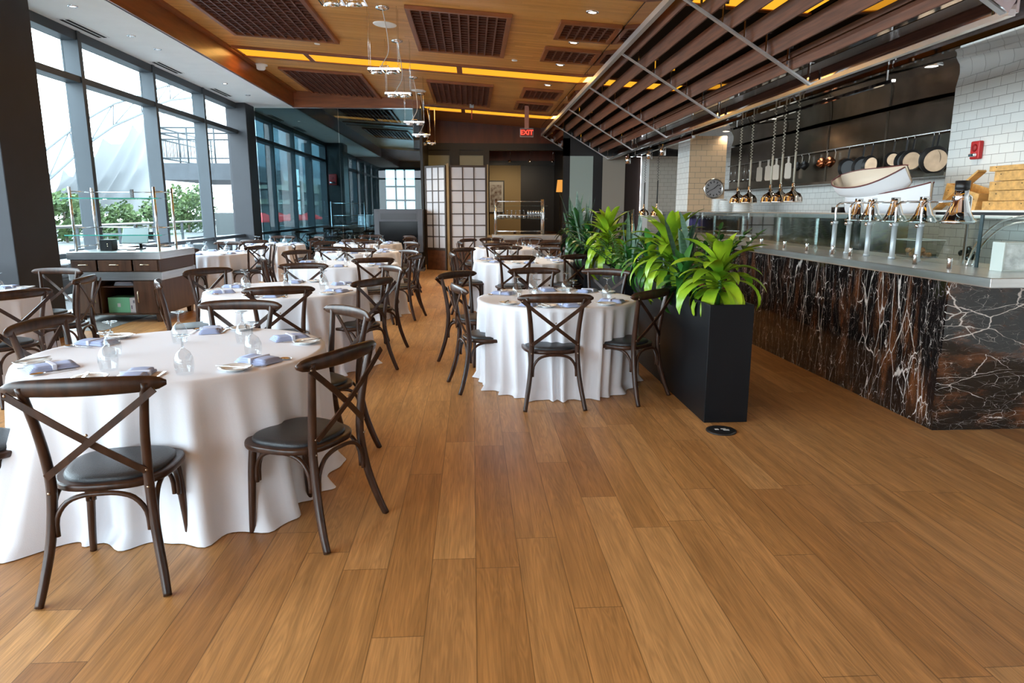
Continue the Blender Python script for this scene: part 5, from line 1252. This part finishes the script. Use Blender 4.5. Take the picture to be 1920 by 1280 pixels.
for i in range(7):
    b = MB(); b.lathe([(.04,0),(.045,.05),(.038,.08),(.006,.10),(.005,.18),(.035,.19)], 14); o = b.build('wine_glass', gl2, loc=(.64+i*.10, 16.5, 1.301))
    T(o, ['first','second','third','fourth','fifth','sixth','seventh'][i]+' stemmed glass from the left on the far station shelf', 'glass', 'stemmed glasses on the far station')
for i in range(6):
    b = MB(); b.lathe([(.028,0),(.026,.06),(.034,.12),(.040,.2)], 14); o = b.build('beer_glass', gl2, loc=(1.34+i*.062, 16.5, 1.301))
    T(o, ['first','second','third','fourth','fifth','sixth'][i]+' tall glass from the left on the far station shelf', 'glass', 'tall glasses on the far station')
r = E('glass_shelf_rack', (2.35, 15.6, .9), 0, 'second tube rack with a glass shelf behind the plants', 'shelf rack')
for x in (.0, 1.3):
    b = MB(); b.tube([(x,0,-.9),(x,0,.62)], .026, 10); b.build('post', steel_lt, r)
b = MB(); b.tube([(0,0,.56),(1.3,0,.56)], .01, 6); b.build('rail', steel_lt, r); b = MB(); b.box(-.05,-.1,.48,1.35,.25,.49); b.build('glass_shelf', green_glass, r)
b = MB(); b.box(2.9,15.1,.0,3.14,15.5,1.135); b.m=0; T(b.build('stand_base', cab_wood), 'dark stand behind the plants', 'stand')
b = MB(); b.obox((3.02,15.2,1.22), .14, .012, .09, Matrix.Rotation(-.4, 3, 'X')); T(b.build('till_screen', emis('lilac screen', (.30,.25,.75), .5)), 'small lilac screen glowing behind the plants', 'screen')
# picture, lamp
r = E('framed_picture', (.86, 24.98, 1.95), 0, 'framed brown and grey abstract picture on the tan wall', 'picture')
art = M('abstract print', (.45,.44,.42), .7, col2=(.10,.05,.03), scale=9)
b = MB(); b.box(-.3,-.02,-.57,.3,0,.57); b.build('frame', black_paint, r); b = MB(); b.box(-.26,-.024,-.53,.26,-.02,.53); b.build('mat_board', M('picture mat', (.5,.5,.48), .8), r); b = MB(); b.box(-.2,-.028,-.38,.2,-.024,.42); b.build('print', art, r)
r = E('table_lamp', (2.78, 21.9, 1.0), 0, 'lamp with an orange shade at the edge of the dark room', 'lamp')
b = MB(); b.lathe([(.13,1.05),(.09,1.42)], 18); b.build('lamp_shade', emis('orange lamp shade', (1,.42,.08), .9), r); b = MB(); b.tube([(0,0,-1.0),(0,0,1.05)], .015, 8); b.build('pole', black_paint, r)
# tables beyond
for i, (x, y) in enumerate(((.65, 20.4),(2.1, 20.2))):
    b = MB(); b.box(-.5,-.35,.0,.5,.35,.76); o = b.build('draped_table', white_cloth, loc=(x, y, 0), bev=.02); T(o, ['left','right'][i]+' square table with a white cloth behind the far station', 'table', 'draped tables behind the far station')
chair(2.1, 19.5, 90, 'dim cross back chair in front of the right draped table behind the far station'); chair(1.25, 20.3, 180, 'dim cross back chair right of the left draped table behind the far station')

# ------------------------------------------------------------------ outside
b = MB(); b.box(-60,-30,-.35,WX-.3,90,-.1); st('terrace_floor', b, deck_m); bpy.data.objects['terrace_floor'].name = 'floor_terrace'
r = E('terrace_railing', (-9.4, 0, -.1), 0, 'pale terrace handrail with glass panels beyond the windows', 'railing')
rail_m = M('pale handrail', (.12,.105,.09), .4)
b = MB(); b.tube([(0,4,1.22),(0,26,1.22)], .035, 8); b.build('handrail', rail_m, r)
for i in range(10):
    b = MB(); b.box(-.03,5+2*i,0,.03,5.06+2*i,1.2); b.build('post', concrete, r)
b = MB(); b.box(-.005,4,.1,.005,26,1.05); b.build('glass_panel', pane_glass, r)
wick = M('grey wicker', (.03,.034,.038), .8, noise=.3, scale=40); cush = M('pale outdoor cushion', (.12,.12,.125), .8)
for i, (x, y, w, d) in enumerate(((-7.6,10.6,.9,.8),(-7.7,12.3,1.4,.8),(-7.5,14.6,1.3,.8),(-7.6,17.2,1.4,.8),(-7.6,20.5,1.3,.8))):
    r = E('wicker_armchair', (x, y, -.1), 0, ['nearest','second','third','fourth','farthest'][i]+' grey wicker terrace seat beyond the windows', 'outdoor seat', 'grey wicker seats on the terrace')
    b = MB(); b.box(-d/2,-w/2,.1,d/2,w/2,.4); b.box(-d/2,-w/2,.4,-d/2+.12,w/2,.85); b.box(-d/2+.12,-w/2,.4,d/2,-w/2+.12,.65); b.box(-d/2+.12,w/2-.12,.4,d/2,w/2,.65); b.build('body', wick, r, bev=.02)
    b = MB(); b.box(-d/2+.13,-w/2+.13,.4,d/2,w/2-.13,.5); b.build('cushion', cush, r, bev=.03)
for i, (x, y) in enumerate(((-7.0,11.5),(-6.9,13.5),(-6.9,16.0),(-7.0,18.8))):
    r = E('terrace_table', (x, y, -.1), 0, ['nearest','second','third','farthest'][i]+' pale round terrace table beyond the windows', 'outdoor table', 'pale terrace tables')
    b = MB(); b.lathe([(.0001,.70),(.4,.70),(.4,.73),(.0001,.73)], 24); b.build('tabletop', cush, r); b = MB(); b.lathe([(.2,0),(.03,.03),(.03,.70)], 10); b.build('pedestal', wick, r)
# trees
tree_m = M('spring green tree leaves', (.065,.105,.025), .8, col2=(.025,.055,.015), scale=1.2); bark = M('tree bark', (.10,.08,.06), .9)
def tree(x, y, z0, h, R, seed, label, n=1600):
    r = E('tree', (x, y, z0), 0, label, 'tree', 'trees beyond the terrace'); rn = random.Random(seed)
    b = MB(); b.tube([(0,0,0),(0,0,h*.8)], [.15,.05], 6); b.build('trunk', bark, r); b = MB()
    blobs = [(rn.gauss(0,R*.45), rn.gauss(0,R*.45), h*rn.uniform(.45,.95), R*rn.uniform(.25,.5)) for _ in range(14)]
    for i in range(n):
        bx, by, bz, br = rn.choice(blobs); v = Vector((rn.gauss(0,1), rn.gauss(0,1), rn.gauss(0,1))).normalized()*br*rn.uniform(.6,1.05)
        c = Vector((bx,by,bz))+v; s = rn.uniform(.08,.17); u = Vector((rn.gauss(0,1),rn.gauss(0,1),rn.gauss(0,1))).normalized(); w = u.orthogonal().normalized(); t2 = u.cross(w)
        b.add([c+w*s, c+t2*s*.7, c-w*s, c-t2*s*.7], [(0,1,2,3)])
    b.build('foliage', tree_m, r)
for i, (x, y, h, R) in enumerate(((-20,35.3,5.7,1.3),(-20,39.3,5.1,1.5),(-20.5,42.5,4.8,1.3),(-20,46,5.9,.9),(-20,50.2,6.2,2.0),(-24,58,6.0,2.0),(-21,32,5.4,1.5))):
    tree(x, y, -3.2, h, R, i, ['nearest leafy green tree in the left window','rounded green tree left of the second mullion','low green tree behind the shelf rack','slender green tree behind the shelf rack','large green tree right of the shelf rack','green tree beside the dark outbuilding','green tree hidden behind the first column'][i])
# tent membrane and truss arch
P3 = {}
def onx(px, py, X):
    return None
tent_m = M('pale tent membrane', (.62,.64,.66), .9); truss_m = M('pale steel truss', (.085,.10,.11), .6)
r = E('tent_pavilion', (-31, 0, 0), 0, 'white tensile tent with a pale truss arch outside the windows', 'tent')
U = [(46,1.5),(53.2,5.67),(56.8,7.47),(59.5,8.7),(64,10.5),(69.2,11.95),(72.5,13.1),(76,14.1),(82,15.2),(95,17),(110,18)]
Lw = [(47,-.5),(53.2,3.6),(57.1,5.6),(59.6,6.9),(63.6,8.6),(69.3,10.4),(72.1,11.5),(76,12.6),(81.7,13.7),(95,15.4),(110,16.4)]
up = [(0, y*1.0, z) for y, z in U]; lo = [(0, y, z) for y, z in Lw]
b = MB(); b.tube(up, .12, 6); b.tube(lo, .12, 6)
for i in range(len(U)):
    b.tube([up[i], lo[i]], .06, 5)
    if i+1 < len(U): b.tube([lo[i], up[i+1]], .06, 5)
b.build('truss_arch', truss_m, r)
b = MB(); vs = []; fs = []; n = 24
top = spline([(0,p[1],p[2]-1) for p in lo], 4)
for i, p in enumerate(top):
    sc = -1.2*abs(math.sin(i*PI/4)); vs += [(p[0]-1, p[1], p[2]+sc), (p[0]-4, p[1], (p[2]+sc)*.5), (p[0]-9, p[1]+4, 1.0)]
for i in range(len(top)-1): a = i*3; fs += [(a,a+3,a+4,a+1),(a+1,a+4,a+5,a+2)]
b.add(vs, fs, True); b.build('membrane', tent_m, r)
# balcony
r = E('concrete_balcony', (-12.9, 30, 0), 0, 'grey concrete balcony with metal railing beside a brown column outside', 'balcony')
b = MB(); b.box(0,0,2.72,3.4,6,3.40); b.build('slab', concrete, r)
b = MB(); b.box(3.25,-.9,-.1,3.6,-.5,14); b.build('column', brick_out, r)
b = MB(); bm = M('balcony rail steel', (.025,.035,.04), .5)
for z in (3.6, 4.35, 4.6, 4.82): b.tube([(.05,.05,z),(3.4,.05,z)], .03, 6); b.tube([(.05,.05,z),(.05,6,z)], .03, 6)
for i in range(4): b.tube([(.05+1.1*i,.05,3.4),(.05+1.1*i,.05,4.82)], .035, 6); b.tube([(.05,.05+1.9*i,3.4),(.05,.05+1.9*i,4.82)], .035, 6)
for i in range(24): b.tube([(.15+.14*i,.05,3.6),(.15+.14*i,.05,4.35)], .010, 4)
for i in range(30): b.tube([(.05,.2+.19*i,3.6),(.05,.2+.19*i,4.35)], .010, 4)
b.build('railing', bm, r)
# dark outbuilding
r = E('dark_outbuilding', (-15.5, 50, -2.6), 0, 'low dark outbuilding with a sloping roof beyond the terrace', 'building')
b = MB(); b.prism([(0,0),(4,0),(4,2.9),(0,3.9)], -1.4, 1.4); b.v = [(z, x*2-5, y) for x, y, z in b.v]; b.build('body', M('dark cladding', (.05,.06,.06), .7), r)
# glass office building seen past the second column
r = E('office_building', (-17, 0, 0), 0, 'banded office building seen through the far windows', 'building')
bands = [(-1,1.95,(.05,.05,.05)),(1.95,2.35,(.16,.15,.11)),(2.35,3.2,(.03,.03,.035)),(3.2,3.7,(.18,.17,.13)),(3.7,4.2,(.11,.10,.06)),(4.2,4.95,(.16,.19,.2)),(4.95,5.8,(.02,.055,.09)),(5.8,9,(.06,.12,.16)),(9,14,(.13,.14,.12))]
for i, (za, zb, c) in enumerate(bands):
    b = MB(); b.box(-2,59,za,0 if i in (1,3) else -.6,130,zb); b.build('facade_band', M('facade tone %d' % i, c, .5, noise=.2, scale=1.5), r)
b = MB()
for y in range(61, 128, 9): b.box(-.1,y,-1,.3,y+.6,4.2)
b.build('pillar', M('pale facade pillar', (.22,.22,.2), .7), r)
um = M('red parasol fabric', (.65,.03,.03), .7)
for i, (x, y) in enumerate(((-12,40.6),(-12,44.0),(-12,47.5),(-12,52))):
    r = E('red_parasol', (x, y, -.1), 0, ['nearest','second','third','farthest'][i]+' red terrace parasol beyond the far windows', 'parasol', 'red terrace parasols')
    b = MB(); b.lathe([(1.1,.9),(1.05,.98),(.1,1.4),(.0001,1.42)], 8, smooth=False); b.build('canopy', um, r); b = MB(); b.tube([(0,0,0),(0,0,1.4)], .03, 6); b.build('pole', wick, r)
# warm fill from the lamps the room has (ceiling strips already glow)
